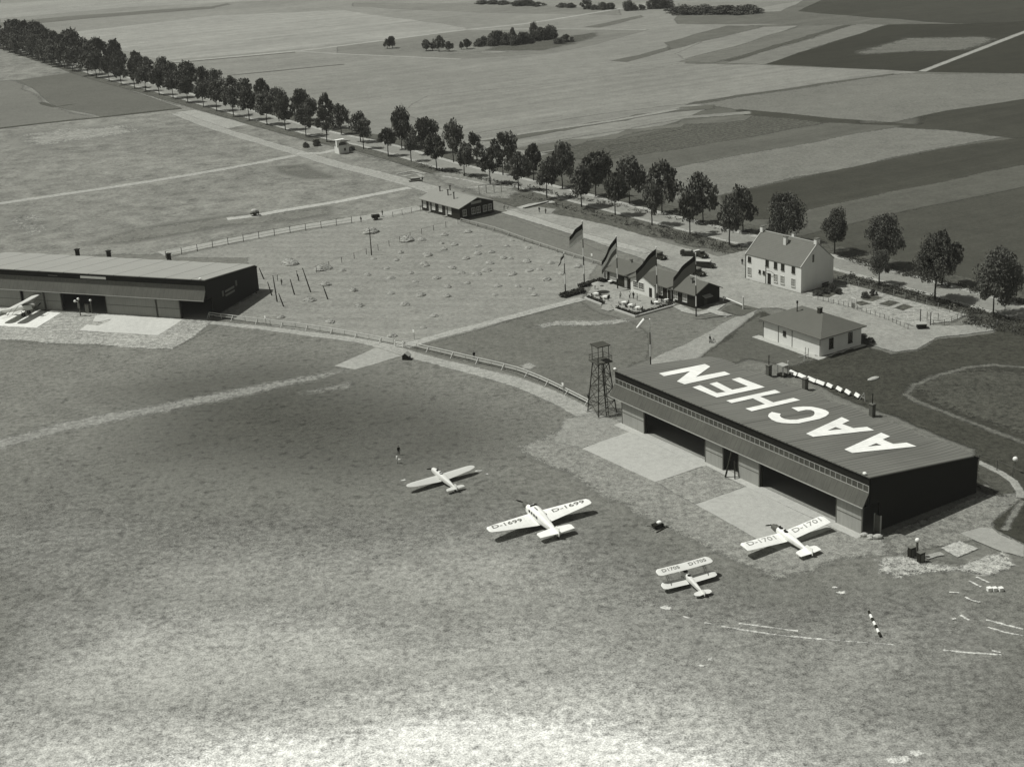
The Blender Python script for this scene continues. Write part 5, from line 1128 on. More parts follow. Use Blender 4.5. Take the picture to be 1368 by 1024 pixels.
# ================================================================ VEHICLES
def car(label, loc, rz, bodym, roofm, L=4.4, open_=False, long_=False):
    t = thing('parked_car', label, 'car', loc, rz, 'cars parked behind the restaurant'); w = .82; hb = 1.05
    if long_: MB().extr([(-L / 2, -w, .45), (L / 2, -w, .45), (L / 2, -w, 1.0), (L / 2 - .9, -w, 1.12), (L / 2 - 1.0, -w, 1.2), (-L / 2, -w, 1.2)], (0, 2 * w, 0)).build('body', bodym, t)
    else: MB().extr([(-L / 2, -w, .45), (L / 2, -w * 1, .45), (L / 2, -w, .95), (L / 2 - 1.3, -w, 1.08), (L / 2 - 1.4, -w, 1.15), (-L / 2, -w, 1.1)], (0, 2 * w, 0)).build('body', bodym, t)
    x1 = L / 2 - (1.0 if long_ else 1.45)
    MB().box(-L / 2 + .1, -w + .06, 1.2, x1 - .1, w - .06, 1.72).build('window', M_PANE, t) if not open_ else MB().box(x1 - .12, -w + .1, 1.15, x1 - .06, w - .1, 1.6).build('windscreen', M_PANE, t)
    MB().extr([(-L / 2 - .05, -w - .02, 1.72), (x1, -w - .02, 1.72), (x1 - .1, -w - .02, 1.86), (-L / 2 + .1, -w - .02, 1.88)], (0, 2 * w + .04, 0)).build('roof', roofm, t) if not open_ else MB().box(-L / 2, -w, 1.1, -L / 2 + .7, w, 1.45).build('folded_hood', roofm, t)
    for x in (-L / 2 + .75, L / 2 - .65):
        for s in (1, -1):
            wl = MB().tube([(x, s * (w + .02) - .1, .36), (x, s * (w + .02) + .1, .36)], .36, 12).build('wheel', M_TYRE, t)
            MB().tube([(x, s * (w + .02) - .115, .36), (x, s * (w + .02) + .115, .36)], .17, 8).build('rim', M_GREYWOOD, wl)
            MB().extr([(x - .5, s * w - .14, .5), (x - .25, s * w - .14, .78), (x + .25, s * w - .14, .78), (x + .5, s * w - .14, .5)], (0, .3, 0)).build('mudguard', bodym, t)
    for s in (1, -1): MB().ball((L / 2 + .05, s * .5, .85), .13, 8, 5).build('headlight', M_FRAME, t)
    MB().box(L / 2 - .02, -.4, .5, L / 2 + .03, .4, 1.0).build('radiator', M_STEEL, t)
DK = mat('dark car enamel', 38, .1, 2, .35, spec=.5); LT = mat('pale canvas top', 196, .06, 2)
car('dark open tourer parked behind the right flag of the restaurant', g(921, 342), ang((915, 342), (935, 343)), DK, DK, 4.3, True)
car('second dark open tourer, right of the first behind the flag', g(936.5, 343.5), ang((930, 341), (945, 346)), DK, M_FRAME, 4.2, True)
car('long pale-roofed motor car on the yard below the dark tourers', g(940, 357.5), ang((928, 357), (953, 358.5)), DK, LT, 5.6, False, True)
car('dark closed car on the yard above the restaurant chimneys', g(881, 346), ang((881, 346), (893, 349)), DK, mat('grey top', 110, .1, 2), 4.0)
car('small dark car half hidden behind the restaurant roof', g(933, 368), ang((928, 367), (940, 370)), DK, mat('grey top', 110, .1, 2), 3.8)
t = thing('cart', 'dark handcart stopped on the pale walk behind the hay meadow', 'cart', g(502, 293.5), .3)
MB().box(-1.1, -.7, .7, 1.1, .7, 1.5).build('body', M_DARK, t); MB().bar((1.1, 0, .9), (2.6, 0, .5), .1).build('shaft', M_DARKWOOD, t)
for s in (1, -1): MB().tube([(0, s * .8 - .06, .55), (0, s * .8 + .06, .55)], .55, 12).build('wheel', M_DARKWOOD, t)
t = thing('cart', 'small cart with pale load out on the left pasture', 'cart', g(340.5, 288), .2)
MB().box(-1.3, -.8, .6, 1.3, .8, 1.0).build('body', M_GREYWOOD, t); MB().ball((0, 0, 1.4), .9, 9, 6, sq=(1.2, .9, .7)).build('load', mat('pale load', 196, .2, 2), t)
for s in (1, -1): MB().tube([(0, s * .9 - .06, .5), (0, s * .9 + .06, .5)], .5, 12).build('wheel', M_DARKWOOD, t)
person((346, 288.5), 'person walking beside the cart on the left pasture', 'black', 'black', .2)
t = thing('wheelbarrow', 'small dark barrow with pale sack on the worn turf right of the D-1699 aeroplane', 'barrow', g(878.5, 705), .5)
MB().box(-.8, -.5, .35, .6, .5, .75).build('tray', M_DARK, t); MB().ball((.3, 0, .9), .45, 8, 5, sq=(1, .9, .6)).build('sack', M_WHITE, t); MB().bar((-.8, .3, .5), (-1.7, .35, .7), .08).bar((-.8, -.3, .5), (-1.7, -.35, .7), .08).build('handle', M_DARKWOOD, t); MB().tube([(.85, -.08, .3), (.85, .08, .3)], .3, 10).build('wheel', M_TYRE, t)
t = thing('tow_bar', 'dark bar lying on the turf right below the small barrow', 'bar', g(884, 708), .75); MB().bar((-1.2, 0, .08), (1.2, 0, .08), .16).build('shaft', M_DARK, t); MB().box(1.2, -.25, 0, 1.35, .25, .2).build('crosspiece', M_DARK, t)
t = thing('kennel', 'small wooden kennel by the gate of the curved rail fence', 'kennel', g(543, 480), ang((525, 480), (560, 482)))
MB().extr([(-.7, -.6, 0), (.7, -.6, 0), (.7, -.6, .9), (0, -.6, 1.4), (-.7, -.6, .9)], (0, 1.3, 0)).build('wall', M_DARK, t); MB().extr([(-.85, -.7, .85), (0, -.7, 1.5), (.85, -.7, .85), (.85, -.7, .95), (0, -.7, 1.62), (-.85, -.7, .95)], (0, 1.5, 0)).build('roof', M_PALEWOOD, t)

# ================================================================ YARD FURNITURE
t = thing('fuel_pump', 'tall fuel pump with white globe on the chalky ground right of the hangar', 'fuel pump', g(1224.5, 744.5), 0)
MB().tube([(0, 0, 0), (0, 0, .3)], .4, 10).build('base', M_CONC, t); MB().tube([(0, 0, .3), (0, 0, 2.5)], [.22, .18], 10).build('column', mat('pump enamel', 100, .2, 2, .5), t); MB().ball((0, 0, 2.8), .34, 10, 7).build('globe', M_WHITE, t)
for px, lb in (((1217.5, 744), 'dark fuel cabinet left of the pump with the white globe'), ((1230, 751), 'dark fuel cabinet right of the pump with the white globe')):
    t = thing('fuel_cabinet', lb, 'cabinet', g(*px), .5, 'fuel cabinets at the pump'); MB().box(-.45, -.35, 0, .45, .35, 1.6).build('housing', M_DARK, t); MB().box(-.5, -.4, 1.6, .5, .4, 1.7).build('lid', M_GREYWOOD, t); MB().box(-.3, -.37, .2, .3, -.352, 1.4).build('door', M_GREYWOOD, t)
LZ9 = (0, 330, 9.307)
for px, top, lb in ((Z(LZ9, (1003, 858))[0], 1, 'lamp post with two white globes in front of the dark opening of the left hangar'), (Z(LZ9, (1148, 828))[0], 0, 'lamp post with one white globe right of the two-globe post at the left hangar')):
    t = thing('lamp_post', lb, 'lamp post', g(*px), LR)
    MB().box(-.9, -.9, 0, .9, .9, .12).build('base', M_CONC, t); MB().tube([(0, 0, .12), (0, 0, 3.9 if top else 3.0)], .13, 8).build('post', M_GREYWOOD, t)
    if top: MB().ball((0, 0, 4.2), .32, 10, 6).build('globe', M_WHITE, t); MB().ball((-.95, 0, 3.6), .32, 10, 6).bar((-.7, 0, 3.5), (0, 0, 3.4), .06).build('globe', M_WHITE, t); MB().box(-.3, -.22, 2.0, .3, -.13, 3.2).build('gauge', M_GREYWOOD, t)
    else: MB().ball((0, 0, 3.3), .32, 10, 6).build('globe', M_WHITE, t)
t = thing('pump_cabinet', 'grey pump cabinet between the two lamp posts at the left hangar', 'cabinet', g(*Z(LZ9, (1100, 818))[0]), LR); MB().box(-.5, -.4, 0, .5, .4, 2.3).build('housing', M_GREYWOOD, t); MB().box(-.55, -.45, 2.3, .55, .45, 2.42).build('cap', M_DARK, t)
for i, x in enumerate((1321.3, 1328.5, 1336.8)):
    o = MB().box(-.28, -.28, 0, .28, .28, .5).box(-.31, -.31, .5, .31, .31, .56).build('marker_block', M_WHITE); o.location = g(x, 789); o.rotation_euler.z = .2
    tag(o, ['left', 'middle', 'right'][i] + ' of three white marker blocks in a row on the grass', 'marker', 'white marker blocks')
a, b_ = g(1160.5, 818), g(1176.5, 851.5); t = thing('striped_post', 'black and white striped post lying on the grass in front of the hangar', 'post', a + Vector((0, 0, .2)))
for i in range(7): MB().tube([(b_ - a) * i / 7, (b_ - a) * (i + 1) / 7], .19, 8).build('post_band', PB[(i + 1) % 2], t)
t = thing('street_lamp', 'white globe lamp on a thin post at the right edge', 'lamp', g(1355, 632)); MB().tube([(0, 0, 0), (0, 0, 2.2)], .07).build('post', M_GREYWOOD, t); MB().ball((0, 0, 2.5), .42, 10, 7).build('globe', M_WHITE, t)
# row of white boards behind the hangar
BZ = (1010, 470, 7.6)
segs = [((345, 190), (415, 225)), ((430, 222), (505, 258)), ((525, 255), (605, 292)), ((615, 290), (695, 322)), ((722, 322), (775, 350)), ((822, 355), (872, 385)), ((910, 385), (958, 418)), ((1008, 420), (1050, 448))]
for i, (p, q) in enumerate(segs):
    a, b_ = g(*Z(BZ, p)[0], .75), g(*Z(BZ, q)[0], .75); a.z = b_.z = 0; dv = b_ - a; t = thing('white_trough', ordw(i) + ' white trough of the row behind the AACHEN hangar, counted from the pale box frame', 'trough', a, math.atan2(dv.y, dv.x), 'white troughs behind the hangar')
    MB().extr([(0, -.3, .45), (0, -.1, .45), (0, .22, .95), (0, .02, .98)], (dv.length, 0, 0)).build('trough', M_WHITE, t)
    for x in (.2, dv.length - .2): MB().box(x - .06, -.3, 0, x + .06, .1, .45).build('leg', M_DARK, t)
t = thing('trestle', 'pale trestle closing the right end of the white trough row', 'trestle', g(*Z(BZ, (1085, 500))[0]), HR); MB().bar((-.9, 0, 0), (.2, 0, 1.7), .12).bar((.6, 0, 0), (.2, 0, 1.7), .12).build('frame', M_PALEWOOD, t); MB().bar((-.4, 0, .75), (.45, 0, .75), .1).build('crossbar', M_PALEWOOD, t)
t = thing('box_frame', 'pale open box frame on legs at the left end of the white trough row', 'frame', g(*Z(BZ, (270, 245))[0]), HR)
for x in (-.8, .8):
    for y in (-.6, .6): MB().box(x - .08, y - .08, 0, x + .08, y + .08, 2.2).build('leg', M_PALEWOOD, t)
MB().box(-.95, -.75, 2.2, .95, .75, 2.4).build('top', M_PALEWOOD, t); MB().box(-.9, -.7, .2, .9, .7, .5).build('bottom_shelf', M_DARK, t)
o = MB().ball((0, 0, .25), .9, 8, 5, sq=(1.8, .7, .4)).build('chalk_heap', mat('chalk lump', 190, .2, 3)); o.location = g(*Z(BZ, (1190, 285))[0]); o.rotation_euler.z = .6; tag(o, 'elongated chalk heap on the dark grass right of the trough row', 'heap')
# garden pieces
t = thing('garden_gate', 'white gate frame on the near side of the garden', 'gate', g(*Z(GZ, (285, 628))[0]), HOUSE[1]); MB().box(-.7, -.08, 0, -.55, .08, 2.3).box(.55, -.08, 0, .7, .08, 2.3).box(-.7, -.08, 2.3, .7, .08, 2.45).build('gate_frame', M_FRAME, t); MB().box(-.53, -.03, .2, .53, .03, 1.3).build('gate_leaf', M_GREYWOOD, t)
t = thing('garden_hut', 'small low shed with pale lid at the lower corner of the garden', 'shed', g(*Z(GZ, (715, 752))[0]), HOUSE[1] + .9); MB().box(-.9, -.8, 0, .9, .8, 1.1).build('wall', M_DARK, t); MB().box(-1.3, -.9, 1.1, 1.0, .9, 1.25).build('roof', M_PALEWOOD, t)
for i, p in enumerate(((708, 712), (772, 735), (820, 708), (750, 700))):
    t = tag(MB().tube([(0, 0, 0), (0, 0, 2.9 if i < 2 else 1.9)], .1).build('garden_post', M_DARK if i < 2 else M_PALEWOOD), ['tall dark post just left of the low garden shed', 'tall dark post just right of the low garden shed', 'pale post right of the dark posts by the garden shed', 'short pale post between the two dark garden posts'][i], 'post'); t.location = g(*Z(GZ, p)[0])

# ================================================================ FENCES
M_RAIL = mat('limewashed rail', 214, .1, 2)
def fence(name, label, pts, h, spacing, postm, railm, rails=(1.0,), pw=.12, rw=.1, raked=0.0, cat='fence', seg=4):
    P = smooth_line([g(*p).xy for p in pts], seg); t = thing(name, label, cat, (P[0].x, P[0].y, 0))
    D = [0.0]
    for a, b in zip(P, P[1:]): D.append(D[-1] + (b - a).length)
    def at(s):
        for i in range(len(P) - 1):
            if s <= D[i + 1] or i == len(P) - 2: return P[i].lerp(P[i + 1], (s - D[i]) / max(1e-6, D[i + 1] - D[i]))
    n = min(99, max(1, round(D[-1] / spacing))); o = Vector((P[0].x, P[0].y, 0)); Q = [at(D[-1] * i / n) for i in range(n + 1)]
    proto = MB().box(-pw / 2, -pw / 2, 0, pw / 2, pw / 2, h).build('post', postm, t)
    if raked: proto2 = None
    for i, q in enumerate(Q):
        p = proto if i == 0 else proto.copy()
        if i: COL.objects.link(p)
        p.location = (q.x - o.x, q.y - o.y, 0)
        if raked:
            d = (Q[min(i + 1, n)] - Q[max(i - 1, 0)]).normalized(); s_ = Vector((d.y, -d.x)) * raked
            br = MB().bar((q.x - o.x + s_.x, q.y - o.y + s_.y, 0), (q.x - o.x, q.y - o.y, h * .95), pw * .9) if i % 2 == 0 else None
            if br: br.build('brace', postm, t)
    for rz_ in rails:
        b = MB()
        for a, c in zip(Q, Q[1:]): b.bar((a.x - o.x, a.y - o.y, h * rz_), (c.x - o.x, c.y - o.y, h * rz_), rw, rw * 1.1)
        b.build('rail', railm, t)
    return t
fence('rail_fence', 'white curved rail fence from the left hangar to the gate', [(280, 423.5), (330, 430), (390, 437), (450, 446), (500, 455), (526, 460)], 1.15, 3.4, M_RAIL, M_RAIL, (1.0, .55), .12, .13, .9)
fence('rail_fence', 'white curved rail fence from the gate to the watch tower', [(541, 462), (580, 471), (640, 485), (690, 497), (730, 513), (786, 541)], 1.15, 3.4, M_RAIL, M_RAIL, (1.0, .55), .12, .13, .9)
t = thing('fence_gate', 'small white gate where the terrace path meets the curved rail fence', 'gate', g(533, 463.5), ang((526, 461), (541, 463))); MB().box(-.9, -.06, .2, .9, .06, .32).box(-.9, -.06, 1.0, .9, .06, 1.12).bar((-.9, 0, .3), (.9, 0, 1.05), .1).build('gate_leaf', M_WHITE, t); MB().box(-1.15, -.1, 0, -.92, .1, 1.4).box(.92, -.1, 0, 1.15, .1, 1.4).build('gate_post', M_WHITE, t)
fence('rail_fence', 'pale straight rail fence from the barrack down to the restaurant', [(616, 296.5), (660, 308), (700, 322), (757, 341), (806, 356)], 1.0, 3.8, M_PALEWOOD, M_PALEWOOD, (1.0,), .12, .16, .8)
fence('walk_fence', 'post and wire fence along the pale walk behind the left hangar', [(222, 345), (340, 320), (470, 298)], 2.0, 4.6, M_DARKWOOD, M_GREYWOOD, (.98, .5, .08), .14, .05)
fence('walk_fence', 'short fence along the pale walk just left of the barrack', [(525, 290), (562, 282)], 1.6, 3.6, M_GREYWOOD, M_PALEWOOD, (.98, .1), .12, .05)
fence('wire_fence', 'thin post and wire fence crossing the hay meadow', [(612, 299), (557, 315), (504, 335), (440, 357), (423, 363)], 1.6, 4.4, M_DARKWOOD, M_GREYWOOD, (.95,), .12, .03)
fence('wire_fence', 'thin post fence among the bare poles by the left hangar', [(423, 364), (385, 372), (345, 381)], 1.6, 5, M_DARKWOOD, M_GREYWOOD, (.95,), .12, .03)
fence('garden_fence', 'white post fence along the far side of the garden', Z(GZ, (185, 455), (298, 488), (432, 520), (573, 555), (722, 602), (873, 648), (965, 678)), 1.5, 3.2, M_PALEWOOD, M_GREYWOOD, (.9, .5), .13, .03)
fence('garden_fence', 'picket fence along the near side of the garden and yard', Z(GZ, (60, 575), (180, 600), (285, 628), (400, 668), (500, 700), (630, 760)), 1.1, 1.4, M_GREYWOOD, M_PALEWOOD, (.9, .3), .09, .05)
fence('garden_fence', 'fence with pale posts at the lower right end of the garden', Z(GZ, (790, 735), (870, 728), (935, 700), (972, 676)), 1.3, 2.4, M_PALEWOOD, M_PALEWOOD, (.9, .5), .12, .06)
fence('boundary_fence', 'post fence through the weeds right of the garden', Z(GZ, (985, 680), (1025, 690), (1105, 712), (1190, 738), (1300, 770)), 1.5, 5, M_PALEWOOD, M_GREYWOOD, (.9,), .12, .03)
fence('boundary_fence', 'thin post fence behind the right end of the AACHEN hangar', [(1307, 622), (1323, 626), (1340, 632), (1372, 648)], 2.0, 4.0, M_GREYWOOD, M_GREYWOOD, (.95,), .12, .03)
fence('boundary_fence', 'short white post fence below the small white hipped building', Z(BZ, (325, 165), (408, 130), (492, 102)), 1.5, 4.6, M_WHITE, M_GREYWOOD, (.5,), .16, .03)
fence('lawn_rail', 'white rail along the small lawn right of the restaurant', Z((840, 380, 6.218), (785, 135), (865, 170), (950, 205)), 1.0, 5.5, M_WHITE, M_WHITE, (.95,), .16, .16)
t = tag(MB().box(-.15, -.15, 0, .15, .15, 3.0).build('white_post', M_WHITE), 'tall white post at the corner of the small lawn by the restaurant', 'post'); t.location = g(*Z((840, 380, 6.218), (950, 208))[0])
for px, lb in (((355.5, 434), 'small white sign on a stake by the rail fence near the left hangar'), ((553.5, 453), 'small white sign on a stake beside the curved fence gate'), ((752.5, 525), 'small white sign on a stake left of the watch tower'), ((791, 350), 'small pale sign on a stake near the barrack rail fence')):
    t = thing('sign_stake', lb, 'sign', g(*px), HR); MB().box(-.05, -.05, 0, .05, .05, 1.6).build('stake', M_PALEWOOD, t); MB().box(-.3, -.09, 1.6, .3, -.04, 2.15).build('board', M_WHITE, t)
# bare poles beside the left hangar
VZ = (330, 270, 5.948)
for i, (a, b_) in enumerate((((135, 612), (110, 520)), ((198, 742), (180, 632)), ((240, 792), (232, 580)), ((292, 830), (268, 722)), ((378, 735), (360, 610)), ((507, 716), (466, 520)), ((643, 772), (620, 662)), ((412, 625), (410, 570)), ((75, 725), (65, 680)))):
    p = g(*Z(VZ, a)[0]); h = top_z(p, Z(VZ, b_)[0][1]); dx = (Z(VZ, b_)[0][0] - Z(VZ, a)[0][0]) / 5.2 - .1
    o = MB().tube([(0, 0, 0), (dx * .5, 0, h * .5), (dx, 0, h)], [.16, .14, .09], 7).build('bare_pole', M_DARKWOOD); o.location = p
    tag(o, ['leaning bare pole furthest back beside the left hangar', 'bare pole next to the shadow of the left hangar', 'tall bare pole second from the left hangar corner', 'bare pole nearest the curved fence left of the hay heaps', 'medium bare pole in the middle of the pole group', 'tallest bare pole standing before the hay meadow', 'bare pole furthest right of the group, before a hay heap', 'short thin pole behind the tallest bare pole', 'very short stump at the corner of the left hangar'][i], 'pole', 'bare poles beside the left hangar')
t = thing('utility_pole', 'slender utility pole with crossarm among the large hay heaps', 'pole', g(496.5, 341)); hh = top_z(g(496.5, 341), 306); MB().tube([(0, 0, 0), (0, 0, hh)], [.15, .1]).build('pole', M_DARKWOOD, t); MB().bar((-.6, 0, hh - .4), (.6, 0, hh - .4), .1).build('crossarm', M_DARKWOOD, t)

# ================================================================ HAY HEAPS
HAY = mat('dry hay', 170, .22, 1.6, .95)
def hay_mesh(seed):
    rr = random.Random(seed); n, k = 14, 6; b = MB(); rings = []
    for j in range(k):
        u = j / k; r = (1 - u ** 1.7) ** .8
        rings.append([((r * math.cos(6.2832 * i / n)) * (1 + rr.uniform(-.13, .13)), (r * math.sin(6.2832 * i / n)) * (1 + rr.uniform(-.13, .13)), max(0, u + rr.uniform(-.05, .05)) if j else -.02) for i in range(n)])
    b.loft(rings)
    for i in range(70):
        a, u = rr.uniform(0, 6.28), rr.random(); r = (1 - u ** 1.7) ** .8
        leaf(b, Vector((r * 1.02 * math.cos(a), r * 1.02 * math.sin(a), u + .02)), rr.uniform(.05, .12), rr, 1)
    me = bpy.data.meshes.new('hay_heap'); me.from_pydata(b.v, [], b.f); me.materials.append(HAY); return me
HM = [hay_mesh(i) for i in range(4)]
C3, C4 = (340, 280, 4.275), (560, 270, 6.218)
big = Z(C3, (665, 132), (205, 310), (392, 340), (870, 178), (405, 430), (315, 520))
small = Z(C3, (505, 350), (680, 282), (812, 290), (835, 247), (955, 174), (993, 262), (918, 414), (895, 364), (780, 392), (645, 374), (755, 336), (968, 312), (780, 480), (948, 490), (858, 542), (600, 550), (565, 464), (150, 617), (432, 642), (965, 674), (785, 722), (1025, 608)) + \
    Z(C4, (405, 250), (210, 275), (185, 345), (295, 355), (205, 395), (65, 440), (485, 365), (730, 370), (905, 384), (600, 418), (485, 430), (390, 470), (700, 465), (895, 495), (1095, 510), (1325, 538), (275, 548), (585, 508), (560, 570), (775, 600), (915, 570), (1185, 595), (1060, 645), (400, 675), (655, 697), (930, 720), (630, 770), (960, 775), (145, 634), (240, 706), (770, 320), (235, 785), (25, 770), (820, 700), (480, 600), (760, 470), (60, 530), (1000, 560), (350, 590))
bl = ['large round hay heap behind the slender utility pole', 'large hay heap at the back, right of the left hangar roof', 'large dark-sided hay heap beside the wire fence posts', 'large hay heap against the wire fence toward the barrack', 'medium hay heap behind the rightmost bare pole', 'hay heap with a dark hollow right of the tallest bare pole']
rows = sorted(small, key=lambda p: p[1] + .12 * p[0]); nrow = 8; per = -(-len(rows) // nrow); names = {}
for r in range(nrow):
    rw_ = sorted(rows[r * per:(r + 1) * per])
    for i, p in enumerate(rw_): names[p] = 'low hay heap, %s from the left in the %s row counted from the barrack' % (ordw(i), ordw(r))
rr = random.Random(5)
for i, p in enumerate(big + small):
    o = bpy.data.objects.new('hay_heap', HM[i % 4]); COL.objects.link(o); o.location = g(*p); o.rotation_euler.z = rr.uniform(0, 6)
    s = rr.uniform(1.7, 2.1) if i < 4 else (1.35 if i < 6 else rr.uniform(.7, 1.15)); o.scale = (s * rr.uniform(1, 1.3), s, s * (.8 if i < 6 else rr.uniform(.62, .9)))
    tag(o, bl[i] if i < 6 else names[p], 'hay heap', 'hay heaps in the mown meadow')
t = thing('timber_stack', 'heap of building materials beside the walk north of the barrack', 'heap', g(555, 242), .2)
for i in range(4): MB().box(-2 + .2 * i, -.9 + .1 * i, .3 * i, 2 - .3 * i, .8 - .1 * i, .3 * i + .26).build('timber_layer', M_PALEWOOD if i % 2 else M_DARKWOOD, t)
t = thing('play_frame', 'pale timber frame standing on bare soil behind the barrack', 'frame', g(655, 258), HR + 1.2)
for x in (-3.4, -1.2, 1.2, 3.4): MB().box(x - .1, -.1, 0, x + .1, .1, 2.6).build('post', M_PALEWOOD, t)
MB().box(-3.5, -.1, 2.6, 3.5, .1, 2.75).build('top_beam', M_PALEWOOD, t)
t = thing('loading_ramp', 'long low pale edging wall at the turning circle beyond the barrack', 'wall', g(700, 279), ang((700, 279), (742, 268))); MB().box(0, -.3, 0, 9.5, .3, .4).build('wall', M_GREYWOOD, t); MB().box(0, -.36, .4, 9.5, .36, .5).build('coping', M_PALEWOOD, t)
t = thing('road_sign', 'white direction board by the road junction at the upper left', 'sign', g(108, 92), .4); MB().box(-.08, -.08, 0, .08, .08, 3).build('post', M_GREYWOOD, t); MB().box(-1.3, -.1, 2.2, 1.3, -.09 + .1, 3.6).build('board', M_WHITE, t)

# ================================================================ TREES
LEAF = [mat('avenue leaves', 104, .5, .8, .75, spec=.15), mat('avenue leaves dark', 92, .5, .8, .75, spec=.15)]
BARK = mat('bark', 52, .3, 3, .9)
def crown_mesh(seed, lumps=26, leaves=95, top=.5, size=1.0):
    """unit crown: x, y within 1, z from 0 to 1; lumps of leaves with gaps between"""
    rr = random.Random(seed); b = MB(); L_ = []
    for i in range(lumps):
        u = .08 + .86 * (i + rr.random()) / lumps; prof = math.sin(math.pi * min(1, max(0, (u * .86 + .10)))) ** .6 * (1.0 if u < top else 1 - .28 * (u - top) / (1 - top))
        a = i * 2.4 + rr.uniform(-.5, .5); r = prof * rr.uniform(.42, .80) if rr.random() < .8 else prof * rr.uniform(0, .35)
        L_.append((Vector((r * math.cos(a), r * math.sin(a), u)), rr.uniform(.22, .42)))
    L_.append((Vector((0, 0, .92)), .22))
    for c, s in L_:
        for _ in range(leaves):
            d = Vector((rr.gauss(0, 1), rr.gauss(0, 1), rr.gauss(0, 1))).normalized() * s * (rr.random() ** .45)
            d.z *= .62; leaf(b, c + d * rr.uniform(.85, 1.08), rr.uniform(.04, .085) * size, rr, .5)
    xs = sorted(math.hypot(p[0], p[1]) for p in b.v); zs = sorted(p[2] for p in b.v); kx = 1 / xs[int(.97 * len(xs))]; z0, z1 = zs[int(.01 * len(zs))], zs[int(.99 * len(zs))]
    b.v = [(p[0] * kx, p[1] * kx, (p[2] - z0) / (z1 - z0)) for p in b.v]
    me = bpy.data.meshes.new('crown'); me.from_pydata(b.v, [], b.f); return me
def trunk_mesh(seed):
    rr = random.Random(seed); b = MB(); b.tube([(0, 0, -.05), (.01, 0, .3), (-.01, .01, .75), (0, 0, 1.25)], [.036, .027, .022, .010], 8)
    for i in range(7):
        a = i * 2.3 + rr.uniform(-.4, .4); z = rr.uniform(.62, 1.1); l = rr.uniform(.3, .5)
        b.tube([(0, 0, z), (l * .5 * math.cos(a), l * .5 * math.sin(a), z + .22), (l * math.cos(a), l * math.sin(a), z + .5)], [.013, .009, .004], 5)
    me = bpy.data.meshes.new('trunk'); me.from_pydata(b.v, [], b.f); me.materials.append(BARK); return me
CM = [crown_mesh(20 + i, 15 + 3 * (i % 5), 120, .35 + .12 * (i % 4)) for i in range(12)]
CF = [crown_mesh(60 + i, 24 + 4 * i, 330, .4 + .1 * i, .52) for i in range(3)]
for i, q in enumerate(CM + CF): q.materials.append(LEAF[i % 2])
TM = [trunk_mesh(i) for i in range(3)]
_ti = [0]
def tree(loc, h, cw, clear, label, group='avenue trees along the road', name='avenue_tree', v=None, fine=False):
    t = thing(name, label, 'tree', loc, rr.uniform(0, 6.28), group); k = _ti[0] if v is None else v; _ti[0] += 1
    o = bpy.data.objects.new('trunk', TM[k % 3]); COL.objects.link(o); o.parent = t; s = clear / .72; o.scale = (max(s, 6.0), max(s, 6.0), s)
    c = bpy.data.objects.new('crown', CF[k % 3] if fine else CM[(k * 5) % 12]); COL.objects.link(c); c.parent = t; c.location = (rr.uniform(-.35, .35), rr.uniform(-.35, .35), clear); c.rotation_euler = (rr.uniform(-.13, .13), rr.uniform(-.13, .13), rr.uniform(0, 6.28)); q = rr.uniform(.85, 1.18); c.scale = (cw / 2 * q, cw / 2 / q, h - clear)
    return t
near = [(129, 104), (146, 108.5), (162, 113), (180, 118), (195, 122), (213, 127), (231.5, 131.5), (251, 137), (272, 143), (290, 149), (312, 155), (333, 160.5), (357, 167), (381.5, 174), (409, 182.5), (437, 190), (486, 199.5), (519, 208.5), (549.5, 216), (583.5, 228), (620.5, 235.5), (655, 246), (692.6, 254.5), (730.7, 265), (777, 277), (822, 288), (871, 301.5), (921.8, 313.5), (974.5, 328)]
sz = {16: (10.2, 5.8), 17: (9.6, 6), 18: (9.0, 4.6), 20: (10.4, 6.0), 21: (11.2, 6.8)}
for i, p in enumerate(reversed(near)):
    j = len(near) - 1 - i; h, w = sz.get(j, (rr.uniform(11, 12.2), rr.uniform(6.2, 7.4)))
    if j < 16: h, w = rr.uniform(10.8, 13.2), rr.uniform(7.0, 8.8)
    tree(g(*p), h, w, rr.uniform(3.9, 4.5), 'avenue tree in the near row, %s counted leftward from the white house' % ordw(i))
far = [(992.5, 311), (939, 298), (884.5, 285), (841, 272.5), (796, 262.5), (751.5, 252), (713, 241.5), (672, 234), (637.7, 223.5), (606, 217), (569, 205.5), (537, 199), (482, 190), (456, 179.5), (436, 172), (414, 166)]
fz = {0: (12.0, 7.6), 1: (13.4, 9.5), 2: (14.2, 9.4), 3: (13.0, 9), 4: (13.0, 8.2), 5: (13.6, 8), 6: (11.5, 6.6), 7: (13.4, 8.6), 8: (11.5, 6.4), 9: (13.8, 8.4), 10: (12, 8.6), 11: (14.0, 8.2), 12: (10.5, 7.6), 13: (11, 6.6), 14: (13, 7.6), 15: (10, 6.5)}
for i, p in enumerate(far):
    tree(g(*p), *fz[i], rr.uniform(3.4, 4.2), 'avenue tree in the far row, %s counted leftward from the white house' % ordw(i))
